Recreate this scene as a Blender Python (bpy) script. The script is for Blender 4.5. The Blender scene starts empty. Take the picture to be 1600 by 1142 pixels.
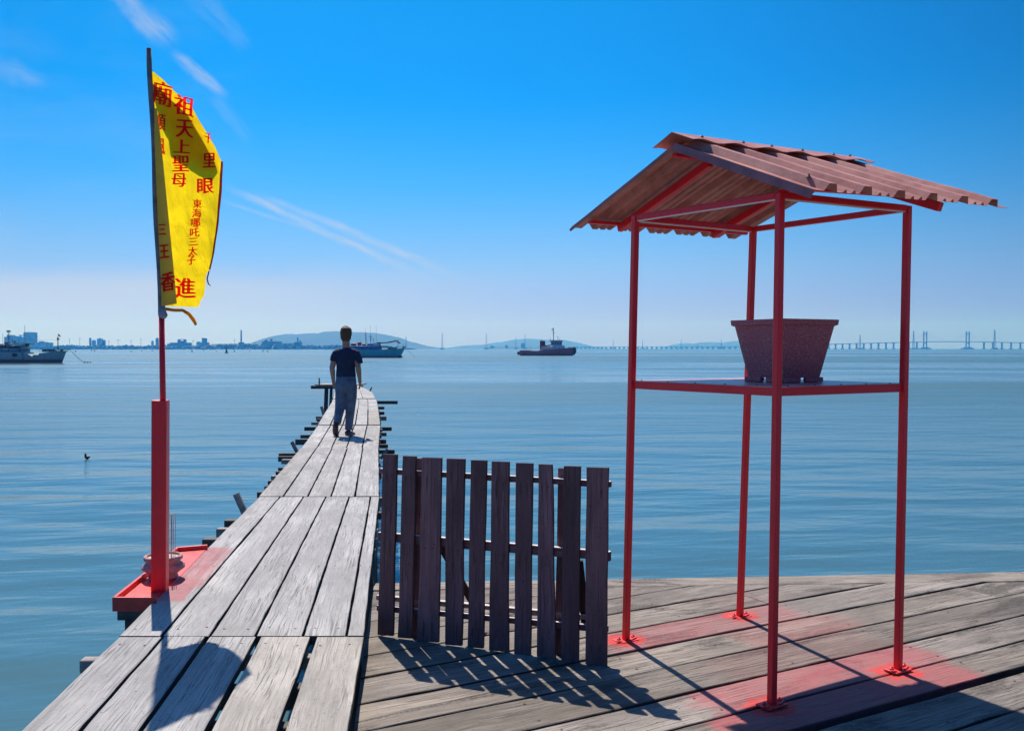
import bpy, bmesh, math, random
from mathutils import Vector, Matrix, noise
R = math.radians
random.seed(7)
sc = bpy.context.scene
COL = sc.collection

# ------------------------------------------------------------------ camera
F = 1440.0; TILT = 0.03; HC = 1.5; HOR = 544.5
CY = HOR + F * math.tan(TILT)
cam_d = bpy.data.cameras.new('camera'); cam = bpy.data.objects.new('camera', cam_d); COL.objects.link(cam)
cam.location = (0, 0, HC); cam.rotation_euler = (math.pi / 2 - TILT, 0, 0)
cam_d.sensor_width = 36; cam_d.lens = F / 1600 * 36; cam_d.shift_y = (CY - 571) / 1600
cam_d.clip_start = 0.05; cam_d.clip_end = 60000
sc.camera = cam

SUN_EL = R(55); SUN_AZ = R(-20.5)          # azimuth measured from +Y towards +X
WATER = -1.8
SDIR = Vector((math.sin(SUN_AZ) * math.cos(SUN_EL), math.cos(SUN_AZ) * math.cos(SUN_EL), math.sin(SUN_EL)))
sun_d = bpy.data.lights.new('sun', 'SUN'); sun = bpy.data.objects.new('sun', sun_d); COL.objects.link(sun)
sun_d.energy = 4.5; sun_d.angle = R(0.5); sun_d.color = (1, 0.96, 0.9)
sun.rotation_euler = SDIR.to_track_quat('Z', 'Y').to_euler()
sun.location = (-3, 9, 12)
sc.view_settings.view_transform = 'Standard'; sc.view_settings.look = 'None'
sc.view_settings.gamma = 1; sc.view_settings.exposure = 0.5
sc.view_settings.use_curve_mapping = False
sc.render.engine = 'CYCLES'
sc.cycles.max_bounces = 6; sc.cycles.diffuse_bounces = 3; sc.cycles.glossy_bounces = 4
sc.cycles.volume_bounces = 0; sc.cycles.transmission_bounces = 4; sc.cycles.transparent_max_bounces = 6
sc.cycles.caustics_reflective = False; sc.cycles.caustics_refractive = False
sc.cycles.use_denoising = True


# ------------------------------------------------------------------ node helper
class NT:
    def __init__(s, tree): s.t = tree
    def n(s, kind, **kw):
        nd = s.t.nodes.new(kind)
        for k, v in kw.items():
            if k == 'ins':
                for i, x in v.items(): s.put(nd, i, x)
            else: setattr(nd, k, v)
        return nd
    def put(s, nd, i, x):
        if isinstance(x, bpy.types.NodeSocket): s.t.links.new(x, nd.inputs[i])
        elif x is not None: nd.inputs[i].default_value = x
    def m(s, op, a, b=None, c=None, clamp=False):
        nd = s.n('ShaderNodeMath', operation=op, use_clamp=clamp)
        for i, x in enumerate((a, b, c)): s.put(nd, i, x)
        return nd.outputs[0]
    def v(s, op, a, b=None, scale=None):
        nd = s.n('ShaderNodeVectorMath', operation=op)
        s.put(nd, 0, a)
        if b is not None: s.put(nd, 1, b)
        if scale is not None: nd.inputs['Scale'].default_value = scale
        return nd.outputs['Value'] if op in ('LENGTH', 'DOT_PRODUCT', 'DISTANCE') else nd.outputs[0]
    def step(s, x, a, b, lo=0.0, hi=1.0):
        nd = s.n('ShaderNodeMapRange', interpolation_type='SMOOTHSTEP')
        s.put(nd, 0, x); nd.inputs[1].default_value = a; nd.inputs[2].default_value = b
        nd.inputs[3].default_value = lo; nd.inputs[4].default_value = hi
        return nd.outputs[0]
    def mix(s, f, a, b, mode='MIX'):
        nd = s.n('ShaderNodeMix', data_type='RGBA', blend_type=mode)
        s.put(nd, 0, f)
        s.put(nd, 6, a if not isinstance(a, tuple) else (*a[:3], 1)); s.put(nd, 7, b if not isinstance(b, tuple) else (*b[:3], 1))
        return nd.outputs[2]
    def noise(s, vec, scale, detail=4, rough=0.55, dist=0.0, w=None):
        nd = s.n('ShaderNodeTexNoise')
        s.put(nd, 'Vector', vec); s.put(nd, 'Scale', scale); s.put(nd, 'Detail', detail)
        s.put(nd, 'Roughness', rough); s.put(nd, 'Distortion', dist)
        return nd.outputs[0]
    def mapping(s, vec, loc=(0, 0, 0), rot=(0, 0, 0), sca=(1, 1, 1)):
        nd = s.n('ShaderNodeMapping'); s.put(nd, 0, vec)
        nd.inputs[1].default_value = loc; nd.inputs[2].default_value = rot; nd.inputs[3].default_value = sca
        return nd.outputs[0]


# ------------------------------------------------------------------ world
world = bpy.data.worlds.new('World'); sc.world = world; world.use_nodes = True
wt = world.node_tree; wt.nodes.clear(); W = NT(wt)
sky = W.n('ShaderNodeTexSky', sky_type='NISHITA')
sky.sun_disc = False; sky.sun_elevation = SUN_EL; sky.sun_rotation = SUN_AZ
sky.altitude = 0; sky.air_density = 1.0; sky.dust_density = 0.6; sky.ozone_density = 3.0
gen = W.n('ShaderNodeTexCoord').outputs['Generated']
sep = W.n('ShaderNodeSeparateXYZ'); W.put(sep, 0, gen)
dx, dy, dz = sep.outputs
el = W.m('ARCSINE', W.m('MINIMUM', W.m('MAXIMUM', dz, -1.0), 1.0))
hsv = W.n('ShaderNodeHueSaturation', ins={'Hue': 0.5, 'Saturation': 1.36, 'Value': 1.0, 'Color': sky.outputs[0]})
SKY_TOP = (0.20, 0.66, 1.0)
c_sky = W.mix(1.0, hsv.outputs[0], (0.62, 0.90, 1.12), 'MULTIPLY')
# the dusty air low over the sea
low = W.step(el, -0.02, 0.36, 1.0, 0.0)
lowp = W.m('POWER', low, 1.6)
c_sky = W.mix(W.m('MULTIPLY', lowp, 0.85), c_sky, (4.6, 6.3, 9.2))
ysafe = W.m('MAXIMUM', dy, 0.02)
gu = W.m('DIVIDE', dx, ysafe); gv = W.m('DIVIDE', dz, ysafe)
SKYR = [(0.0, (.74, .44, .88)), (.024, (.74, .46, .90)), (.086, (.57, .63, .92)), (.168, (.24, .66, .98)), (.264, (.0, .70, .96)), (.361, (0, .77, .92)), (.62, (1.0, 1.05, 1.1)), (1.5, (2.0, 1.7, 1.5))]
rp = W.n('ShaderNodeValToRGB'); W.put(rp, 0, W.m('DIVIDE', el, 2.0))
cr = rp.color_ramp
while len(cr.elements) < len(SKYR): cr.elements.new(.5)
for e_, (e0, c0) in zip(cr.elements, SKYR): e_.position = e0 / 2.0; e_.color = (c0[0] / 2, c0[1] / 2, c0[2] / 2, 1)
c_sky = W.mix(1.0, c_sky, rp.outputs[0], 'MULTIPLY')
side = W.m('MULTIPLY', W.step(gu, 0.05, 0.75, 1.0, 0.56), W.step(gu, -0.65, -0.2, 0.88, 1.0))
side = W.m('MULTIPLY', side, 2.0)
c_sky = W.mix(1.0, c_sky, W.n('ShaderNodeCombineXYZ', ins={0: side, 1: side, 2: side}).outputs[0], 'MULTIPLY')
front = W.step(dy, 0.1, 0.4)
uv = W.n('ShaderNodeCombineXYZ', ins={0: gu, 1: gv, 2: 0.0}).outputs[0]
def streak(p0, p1, w0, amt, nscale=9.0, nstretch=5.0):
    """a thin ice trail high in the sky from p0 to p1 (direction tangents about north)"""
    a = Vector(((p0[0] - 800) / F, (HOR - p0[1]) / F, 0)); b = Vector(((p1[0] - 800) / F, (HOR - p1[1]) / F, 0))
    d = b - a; L = d.length; d.normalize(); ang = math.atan2(d.y, d.x)
    nz = W.noise(W.mapping(uv, loc=(amt * 3, w0 * 90, 0), rot=(0, 0, -ang), sca=(1, 1, 1)), 22, 4)
    nz2 = W.noise(W.v('MULTIPLY', W.n('ShaderNodeVectorRotate', rotation_type='Z_AXIS', ins={'Vector': uv, 'Angle': -ang}).outputs[0], (14.0, 90.0, 1.0)), 1.0, 5, 0.65)
    rel = W.v('SUBTRACT', uv, tuple(a))
    al = W.v('DOT_PRODUCT', rel, tuple(d)); ac = W.v('DOT_PRODUCT', rel, (-d.y, d.x, 0))
    ac = W.m('ADD', ac, W.m('MULTIPLY', W.m('SUBTRACT', nz, 0.5), w0 / F * 1.6))
    m1 = W.step(W.m('ABSOLUTE', ac), 0.0, w0 / F, 1.0, 0.0)
    m2 = W.m('MULTIPLY', W.step(al, -L * 0.05, L * 0.25), W.step(al, L * 0.70, L * 0.98, 1.0, 0.0))
    return W.m('MULTIPLY', W.m('MULTIPLY', m1, m2), W.m('MULTIPLY', W.step(nz2, 0.22, 0.7), amt))
masks = [streak((352, 292), (690, 444), 9, 0.72), streak((398, 302), (745, 444), 10, 0.66),
         streak((340, 312), (500, 366), 5, 0.3), streak((272, 86), (368, 160), 13, 0.6),
         streak((175, -25), (285, 85), 26, 0.5), streak((-50, 85), (95, 140), 22, 0.22),
         streak((300, -10), (400, 90), 26, 0.16), streak((330, 150), (400, 230), 16, 0.14)]
tot = masks[0]
for mm in masks[1:]: tot = W.m('ADD', tot, mm)
# a pale bank of high cloud low on the left
bn = W.noise(W.mapping(uv, sca=(1.2, 9, 1)), 5, 5, 0.6)
bn2 = W.m('MULTIPLY', W.m('SUBTRACT', bn, 0.5), 0.03)
bank = W.m('MULTIPLY', W.step(W.m('ADD', gv, bn2), 0.062, 0.098, 1.0, 0.0), W.step(gu, -0.45, 0.12, 0.8, 0.0))
veil = W.m('MULTIPLY', W.step(W.noise(W.mapping(uv, rot=(0, 0, 0.5), sca=(2.0, 7.0, 1)), 1.6, 6, 0.62, 0.4), 0.42, 0.85), W.step(gu, -0.75, 0.0, 0.2, 0.0))
tot = W.m('MULTIPLY', W.m('ADD', W.m('ADD', tot, bank), veil), front, clamp=True)
c_sky = W.mix(tot, c_sky, (4.6, 4.9, 5.2))
bg = W.n('ShaderNodeBackground', ins={'Color': c_sky, 'Strength': 0.085})
wo = W.n('ShaderNodeOutputWorld'); wt.links.new(bg.outputs[0], wo.inputs[0])


# ------------------------------------------------------------------ geometry helpers
CT, ST = math.cos(TILT), math.sin(TILT)
def ray(px, py):
    xc = (px - 800) / F; yc = -(py - CY) / F
    return Vector((xc, CT + yc * ST, -ST + yc * CT))
CAMP = Vector((0, 0, HC))
def at(px, py, z=0.0):
    d = ray(px, py); t = (z - HC) / d.z
    return CAMP + d * t
def atd(px, py, dist):
    d = ray(px, py); return CAMP + d * (dist / d.y)

def link(name, me, mat, parent=None, mats=None):
    o = bpy.data.objects.new(name, me); COL.objects.link(o)
    if mats:
        for m_ in mats: me.materials.append(m_)
    elif mat: me.materials.append(mat)
    if parent is not None: o.parent = parent
    return o
def from_bm(name, bm, mat, parent=None, origin=None, mats=None, smooth=False, rel=None):
    """world-space bmesh -> object; origin moves the pivot; rel = parent's world location"""
    bmesh.ops.recalc_face_normals(bm, faces=bm.faces[:])
    off = Vector((0, 0, 0))
    if parent is not None: off = wloc(parent)
    o_ = Vector(origin) if origin is not None else off
    bmesh.ops.translate(bm, verts=bm.verts[:], vec=-o_)
    if smooth:
        for f in bm.faces: f.smooth = True
    me = bpy.data.meshes.new(name); bm.to_mesh(me); bm.free()
    o = link(name, me, mat, parent, mats)
    o.location = o_ - off
    return o
def wloc(o):
    v = Vector(o.location)
    while o.parent is not None:
        o = o.parent; v = v + Vector(o.location)
    return v
def thing(name, label, cat, loc=(0, 0, 0), group=None):
    o = bpy.data.objects.new(name, None); COL.objects.link(o); o.location = loc; o.empty_display_size = 0.2
    tag(o, label, cat, group); return o
def tag(o, label, cat, group=None):
    o['label'] = label; o['category'] = cat
    if group: o['group'] = group
    return o
def structure(o, kind='structure'):
    o['kind'] = kind; return o

def box(bm, c, s, rot=None, mi=0):
    M = Matrix.Translation(Vector(c))
    if rot is not None: M = M @ (rot if isinstance(rot, Matrix) else Matrix.Rotation(rot, 4, 'Z'))
    M = M @ Matrix.Diagonal((*s, 1))
    r = bmesh.ops.create_cube(bm, size=1, matrix=M)
    for f in {f for v in r['verts'] for f in v.link_faces}: f.material_index = mi
    return r['verts']
def bar(bm, p, q, w, h, up=(0, 0, 1), mi=0):
    """rectangular bar from p to q, w sideways, h along up"""
    p = Vector(p); q = Vector(q); d = (q - p); L = d.length; d.normalize()
    up = Vector(up); s = d.cross(up)
    if s.length < 1e-4: up = Vector((0, 1, 0)); s = d.cross(up)
    s.normalize(); u = s.cross(d); 
    M = Matrix(((s.x, d.x, u.x, 0), (s.y, d.y, u.y, 0), (s.z, d.z, u.z, 0), (0, 0, 0, 1)))
    M = Matrix.Translation((p + q) / 2) @ M @ Matrix.Diagonal((w, L, h, 1))
    r = bmesh.ops.create_cube(bm, size=1, matrix=M)
    for f in {f for v in r['verts'] for f in v.link_faces}: f.material_index = mi
    return r['verts']
def tube(bm, pts, radii, seg=10, cap=True, mi=0, ell=None):
    """round tube through pts"""
    pts = [Vector(p) for p in pts]
    if not hasattr(radii, '__len__'): radii = [radii] * len(pts)
    rings = []
    prev = None
    for i, p in enumerate(pts):
        a = pts[max(i - 1, 0)]; b = pts[min(i + 1, len(pts) - 1)]
        d = (b - a).normalized()
        ref = prev if prev is not None else (Vector((1, 0, 0)) if abs(d.x) < 0.9 else Vector((0, 1, 0)))
        x = (ref - d * ref.dot(d)).normalized(); y = d.cross(x); prev = x
        r = radii[i]; rx, ry = (r if hasattr(r, '__len__') else (r, r))
        rings.append([bm.verts.new(p + x * (rx * math.cos(2 * math.pi * k / seg)) + y * (ry * math.sin(2 * math.pi * k / seg))) for k in range(seg)])
    for A, B in zip(rings, rings[1:]):
        for k in range(seg):
            f = bm.faces.new((A[k], A[(k + 1) % seg], B[(k + 1) % seg], B[k])); f.material_index = mi; f.smooth = True
    if cap:
        for rr, fl in ((rings[0], True), (rings[-1], False)):
            f = bm.faces.new(rr[::-1] if fl else rr); f.material_index = mi
    return rings
def lathe(bm, c, prof, seg=24, mi=0):
    c = Vector(c); rings = []
    for r, z in prof:
        if r < 1e-5: rings.append([bm.verts.new(c + Vector((0, 0, z)))])
        else: rings.append([bm.verts.new(c + Vector((r * math.cos(2 * math.pi * k / seg), r * math.sin(2 * math.pi * k / seg), z))) for k in range(seg)])
    for A, B in zip(rings, rings[1:]):
        for k in range(seg):
            a = [A[k % len(A)], A[(k + 1) % len(A)], B[(k + 1) % len(B)], B[k % len(B)]]
            a = list(dict.fromkeys(a))
            if len(a) > 2:
                f = bm.faces.new(a); f.smooth = True; f.material_index = mi
def bev(o, w=0.004, seg=2):
    m_ = o.modifiers.new('bevel', 'BEVEL'); m_.width = w; m_.segments = seg; m_.limit_method = 'ANGLE'; return o
def BM(): return bmesh.new()


# ------------------------------------------------------------------ materials
def mat(name):
    m_ = bpy.data.materials.new(name); m_.use_nodes = True
    t = m_.node_tree; t.nodes.clear(); T = NT(t)
    out = T.n('ShaderNodeOutputMaterial'); p = T.n('ShaderNodeBsdfPrincipled')
    t.links.new(p.outputs[0], out.inputs[0])
    return m_, T, p, out
def plain(name, col, rough=0.6, metal=0.0, var=0.25, scale=8.0, bump=0.0, spec=0.5, bscale=60, coord='Object'):
    m_, T, p, out = mat(name)
    co = T.n('ShaderNodeTexCoord').outputs[coord]
    nz = T.noise(co, scale, 5, 0.6)
    k = T.step(nz, 0.3, 0.7)
    a = tuple(c * (1 - var) for c in col); b = tuple(min(1, c * (1 + var * 0.7)) for c in col)
    T.put(p, 'Base Color', T.mix(k, a, b)); p.inputs['Roughness'].default_value = rough
    T.put(p, 'Roughness', T.m('ADD', T.m('MULTIPLY', nz, 0.25), rough - 0.12))
    p.inputs['Metallic'].default_value = metal; p.inputs['Specular IOR Level'].default_value = spec
    if bump:
        b_ = T.n('ShaderNodeBump', ins={'Strength': bump, 'Distance': 0.004, 'Height': T.noise(co, bscale, 4, 0.6)})
        T.put(p, 'Normal', b_.outputs[0])
    return m_
def wood(name, light, dark, paint=None, wear=1.0, rough=0.86, bump=0.6, dirt=0.35, stains=0.4, boxes=None):
    """weathered plank: UV = metres along / across the board, colour attribute 'tone' varies it board by board.
    paint = list of (cx, cy, rx, ry, rot, amount, soft): overspray left on the boards in world metres"""
    m_, T, p, out = mat(name)
    uvn = T.n('ShaderNodeUVMap'); uvn.uv_map = 'UVMap'; uv_ = uvn.outputs[0]
    tone = T.n('ShaderNodeVertexColor'); tone.layer_name = 'tone'
    ts = T.n('ShaderNodeSeparateColor'); T.put(ts, 0, tone.outputs[0])
    warp = T.noise(T.v('MULTIPLY', uv_, (1.6, 5.0, 1)), 1.0, 3, 0.5)
    wv = T.n('ShaderNodeCombineXYZ', ins={0: 0.0, 1: T.m('MULTIPLY', T.m('SUBTRACT', warp, 0.5), 0.05), 2: 0.0}).outputs[0]
    uw = T.v('ADD', uv_, wv)
    g1 = T.noise(T.v('MULTIPLY', uw, (2.2, 60.0, 1)), 1.0, 6, 0.68)
    g2 = T.noise(T.v('MULTIPLY', uw, (9.0, 230.0, 1)), 1.0, 5, 0.7)
    blot = T.noise(T.v('MULTIPLY', uv_, (1.3, 3.5, 1)), 1.0, 5, 0.6)
    # growth rings bent round knots
    kn = T.n('ShaderNodeTexVoronoi', feature='F1', ins={'Vector': T.v('MULTIPLY', uv_, (0.9, 3.6, 1)), 'Scale': 1.0, 'Randomness': 1.0})
    kd = T.m('ADD', kn.outputs['Distance'], T.m('MULTIPLY', T.m('SUBTRACT', T.noise(T.v('MULTIPLY', uv_, (3.0, 12.0, 1)), 1.0, 3), 0.5), 0.16))
    ring = T.m('SINE', T.m('MULTIPLY', T.m('POWER', kd, 0.6), 95.0))
    near = T.m('MULTIPLY', T.step(kd, 0.05, 0.42, 1.0, 0.0), T.step(T.noise(T.v('MULTIPLY', uv_, (0.7, 0.9, 1)), 1.0, 1), 0.45, 0.6))
    ringm = T.m('MULTIPLY', T.m('MULTIPLY', T.m('ADD', ring, 1.0), 0.5), near)
    knot = T.m('MULTIPLY', T.step(kn.outputs['Distance'], 0.012, 0.05, 1.0, 0.0), T.step(near, 0.3, 0.6))
    crack = T.noise(T.v('MULTIPLY', uw, (0.9, 46.0, 1)), 1.0, 3, 0.5, 0.0)
    crackm = T.m('MULTIPLY', T.step(T.m('ABSOLUTE', T.m('SUBTRACT', crack, 0.5)), 0.0, 0.024, 1.0, 0.0), T.step(blot, 0.38, 0.55))
    k = T.m('ADD', T.m('MULTIPLY', g1, 0.45), T.m('MULTIPLY', g2, 0.62))
    k = T.m('SUBTRACT', k, T.m('MULTIPLY', ringm, 0.11))
    k = T.step(k, 0.24, 0.80)
    col = T.mix(k, dark, light)
    warm = T.mix(1.0, col, (1.05, 1.0, 0.92), 'MULTIPLY')
    col = T.mix(ts.outputs[1], col, warm)
    br = T.m('ADD', 0.68, T.m('MULTIPLY', ts.outputs[0], 0.62))
    bl = T.m('ADD', 1.0 - dirt * 0.5, T.m('MULTIPLY', T.step(blot, 0.3, 0.7), dirt))
    br = T.m('MULTIPLY', br, bl)
    bc = T.n('ShaderNodeCombineXYZ', ins={0: br, 1: br, 2: br}).outputs[0]
    col = T.mix(1.0, col, bc, 'MULTIPLY')
    posn = T.n('ShaderNodeNewGeometry').outputs['Position']
    st1 = T.noise(T.v('MULTIPLY', uv_, (1.1, 4.5, 1)), 1.0, 6, 0.7, 0.6); st2 = T.noise(posn, 55.0, 3, 0.6)
    stain = T.m('MULTIPLY', T.step(st1, 0.49, 0.62), stains)
    stain = T.m('MULTIPLY', stain, T.m('ADD', 0.55, T.m('MULTIPLY', T.step(st2, 0.4, 0.6), 0.45)))
    col = T.mix(stain, col, tuple(c * 0.42 for c in dark))
    spk = T.m('MULTIPLY', T.step(T.noise(posn, 75.0, 2, 0.5), 0.66, 0.72), 0.7)
    col = T.mix(spk, col, tuple(c * 0.5 for c in dark))
    dm = T.m('MAXIMUM', T.m('MULTIPLY', crackm, 0.6 * wear), T.m('MULTIPLY', knot, 0.75), clamp=True)
    col = T.mix(dm, col, tuple(c * 0.22 for c in dark))
    rgh = rough
    if paint or boxes:
        pos = T.n('ShaderNodeNewGeometry').outputs['Position']
        nz = T.noise(pos, 7.0, 5, 0.62); nf = T.noise(pos, 38.0, 4, 0.6)
        acc = None
        for (ox, oy, ang, s0, s1, c0, c1, amt, soft) in (boxes or []):
            q = T.v('SUBTRACT', pos, (ox, oy, 0))
            sa_ = T.m('ADD', T.v('DOT_PRODUCT', q, (math.cos(ang), math.sin(ang), 0)), T.m('MULTIPLY', T.m('SUBTRACT', nz, 0.5), soft * 2.2))
            ca_ = T.m('ADD', T.v('DOT_PRODUCT', q, (-math.sin(ang), math.cos(ang), 0)), T.m('MULTIPLY', T.m('SUBTRACT', nf, 0.5), 0.02))
            mk = T.m('MULTIPLY', T.m('MULTIPLY', T.step(sa_, s0 - soft, s0 + soft * .4), T.step(sa_, s1 - soft * .4, s1 + soft, 1, 0)), T.m('MULTIPLY', T.step(ca_, c0 - .012, c0 + .002), T.step(ca_, c1 - .002, c1 + .012, 1, 0)))
            mk = T.m('MULTIPLY', mk, T.m('MULTIPLY', amt, T.m('ADD', .72, T.m('MULTIPLY', T.step(nz, .32, .62), .28))))
            acc = mk if acc is None else T.m('MAXIMUM', acc, mk)
        for (cx, cy, rx, ry, rot, amt, soft) in (paint or []):
            q = T.v('SUBTRACT', pos, (cx, cy, 0)); q = T.n('ShaderNodeVectorRotate', rotation_type='Z_AXIS', ins={'Vector': q, 'Angle': -rot}).outputs[0]
            q = T.v('MULTIPLY', q, (1 / rx, 1 / ry, 0.0))
            dd = T.m('ADD', T.m('ADD', T.v('LENGTH', q), T.m('MULTIPLY', T.m('SUBTRACT', T.noise(pos, 13.0, 4, 0.6), 0.5), 1.1)), T.m('MULTIPLY', T.m('SUBTRACT', nf, 0.5), 0.45))
            mk = T.m('MULTIPLY', T.step(dd, 1.05 - soft * .7, 1.05 + soft * 0.4, 1.0, 0.0), amt)
            acc = mk if acc is None else T.m('MAXIMUM', acc, mk)
        thin = T.m('MULTIPLY', acc, T.m('ADD', 0.74, T.m('MULTIPLY', T.step(nf, 0.3, 0.65), 0.30)), clamp=True)
        thin = T.m('MULTIPLY', thin, T.m('SUBTRACT', 1.0, T.m('MULTIPLY', dm, 0.7)))
        thin = T.m('MULTIPLY', thin, T.m('ADD', 0.66, T.m('MULTIPLY', T.step(T.m('ADD', T.m('MULTIPLY', g1, .5), T.m('MULTIPLY', g2, .5)), 0.38, 0.54), 0.34)))
        pc = T.mix(T.step(acc, 0.86, 0.98), (0.40, 0.082, 0.095), (0.60, 0.045, 0.042))
        col = T.mix(thin, col, pc)
    T.put(p, 'Base Color', col); p.inputs['Roughness'].default_value = rgh; p.inputs['Specular IOR Level'].default_value = 0.3
    hgt = T.m('SUBTRACT', T.m('ADD', T.m('MULTIPLY', g1, 0.8), T.m('MULTIPLY', g2, 0.5)), T.m('MULTIPLY', dm, 1.5))
    b_ = T.n('ShaderNodeBump', ins={'Strength': bump, 'Distance': 0.0035, 'Height': hgt}); T.put(p, 'Normal', b_.outputs[0])
    return m_

P_L = at(978, 1001); P_B = at(1156, 964); P_F = at(1206, 1102); P_R = at(1403, 1047)
ANG = math.atan2((P_R - P_F).y, (P_R - P_F).x)
mid = lambda a, b, t=0.5: a.lerp(b, t)
paintR = [(P_L.x, P_L.y, .115, .105, ANG, 1.0, .35), (P_B.x, P_B.y, .125, .11, ANG, .98, .4), (P_F.x, P_F.y, .135, .12, ANG, 1.0, .35), (P_R.x, P_R.y, .13, .12, ANG, 1.0, .4),
          (P_L.x, P_L.y, .19, .15, ANG, .6, .6), (P_F.x, P_F.y, .24, .18, ANG, .72, .6), (P_R.x, P_R.y, .26, .19, ANG, .75, .8)]
g0, g1 = at(940, 1112.5), at(1600, 960)
DA = math.atan2((g1 - g0).y, (g1 - g0).x); du = Vector((math.cos(DA), math.sin(DA), 0)); dn = Vector((-math.sin(DA), math.cos(DA), 0))
cs = [dn.dot(at(*p)) for p in ((1484, 1142), (1245, 1142), (1187.5, 1103), (940, 1112.5), (940, 1064), (948, 1025), (948, 990), (948, 961), (948, 937.5))]
def sdu(px, py): return du.dot(at(px, py))
boxesR = [(0, 0, DA, sdu(1125, 1135), sdu(1540, 1058), cs[1] - .02, cs[2], .84, .10), (0, 0, DA, sdu(1075, 1085), sdu(1470, 1025), cs[2], cs[3], .76, .10),
          (0, 0, DA, sdu(1130, 1048), sdu(1370, 1005), cs[3], cs[4], .16, .2), (0, 0, DA, sdu(1180, 1000), sdu(1330, 975), cs[4], cs[5], .34, .16),
          (0, 0, DA, sdu(955, 1005), sdu(1240, 958), cs[5], cs[6], .56, .14), (0, 0, DA, sdu(1150, 945), sdu(1200, 935), cs[6], cs[7], .10, .2)]
PW0 = at(262, 937, .12); PW1 = at(335, 858, .12)
pa = math.atan2((PW1 - PW0).y, (PW1 - PW0).x)
pm = mid(PW0, PW1)
boxesW = [(PW0.x, PW0.y, pa, -.02, (PW1 - PW0).length + .04, -.30, .105, .78, .05), (PW0.x, PW0.y, pa, .25, (PW1 - PW0).length + .02, .05, .15, .62, .06)]
boxesW = [(PW0.x, PW0.y, pa, -.02, (PW1 - PW0).length + .04, -.085, .4, .78, .05), (PW0.x, PW0.y, pa, .3, (PW1 - PW0).length + .0, -.12, .4, .6, .08)]
M_deck = wood('weathered_deck_wood', (0.31, 0.270, 0.243), (0.095, 0.080, 0.072), paintR, dirt=0.62, stains=0.75, boxes=boxesR, bump=.8)
M_walk = wood('bleached_walkway_wood', (0.425, 0.405, 0.395), (0.225, 0.213, 0.210), None, dirt=0.5, stains=0.22, boxes=boxesW)
M_gate = wood('purple_stained_wood', (0.27, 0.145, 0.150), (0.13, 0.068, 0.074), None, bump=0.6, dirt=0.6, stains=.35)
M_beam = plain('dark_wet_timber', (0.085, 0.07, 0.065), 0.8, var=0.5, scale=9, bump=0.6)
M_beamgrey = plain('grey_timber_end', (0.30, 0.26, 0.24), 0.85, var=0.4, scale=12, bump=0.5)  # paler grey timber for post stubs and some joists
M_nail = plain('rusty_nail', (0.075, 0.042, 0.032), 0.7)
M_red = plain('glossy_red_paint', (0.74, 0.022, 0.052), 0.34, var=0.22, scale=10, bump=0.12, bscale=90)
def worn_red(name, col, rough, chip=.5):
    m_, T, p, out = mat(name); co = T.n('ShaderNodeTexCoord').outputs['Object']
    n1 = T.noise(T.v('MULTIPLY', co, (14, 14, 5)), 1.0, 6, .65); n2 = T.noise(co, 70, 4, .65); n3 = T.noise(T.v('MULTIPLY', co, (60, 60, 9)), 1.0, 3)
    c_ = T.mix(T.step(n1, .3, .7), tuple(c * .86 for c in col), col); c_ = T.mix(T.m('MULTIPLY', T.step(n3, .5, .75), .3), c_, tuple(min(1, c * 1.1 + .02) for c in col))
    ch = T.m('MULTIPLY', T.step(T.m('ADD', T.m('MULTIPLY', n2, .7), T.m('MULTIPLY', n1, .3)), .60, .64), chip)
    c_ = T.mix(ch, c_, (.10, .035, .03))
    T.put(p, 'Base Color', c_); T.put(p, 'Roughness', T.m('ADD', rough - .1, T.m('MULTIPLY', n1, .3)))
    b_ = T.n('ShaderNodeBump', ins={'Strength': .35, 'Distance': .0012, 'Height': T.m('SUBTRACT', n2, T.m('MULTIPLY', ch, .8))}); T.put(p, 'Normal', b_.outputs[0]); return m_
M_red = worn_red('worn_red_gloss_paint', (0.90, 0.016, 0.026), .36)
M_redflat = plain('bright_red_paint', (0.68, 0.04, 0.035), 0.45, var=0.2, scale=14, bump=0.3, bscale=50)
M_redwash = plain('washed_red_steel', (0.66, 0.32, 0.31), 0.34, var=0.3, scale=7, bump=0.1, bscale=25, spec=0.7)


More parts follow.
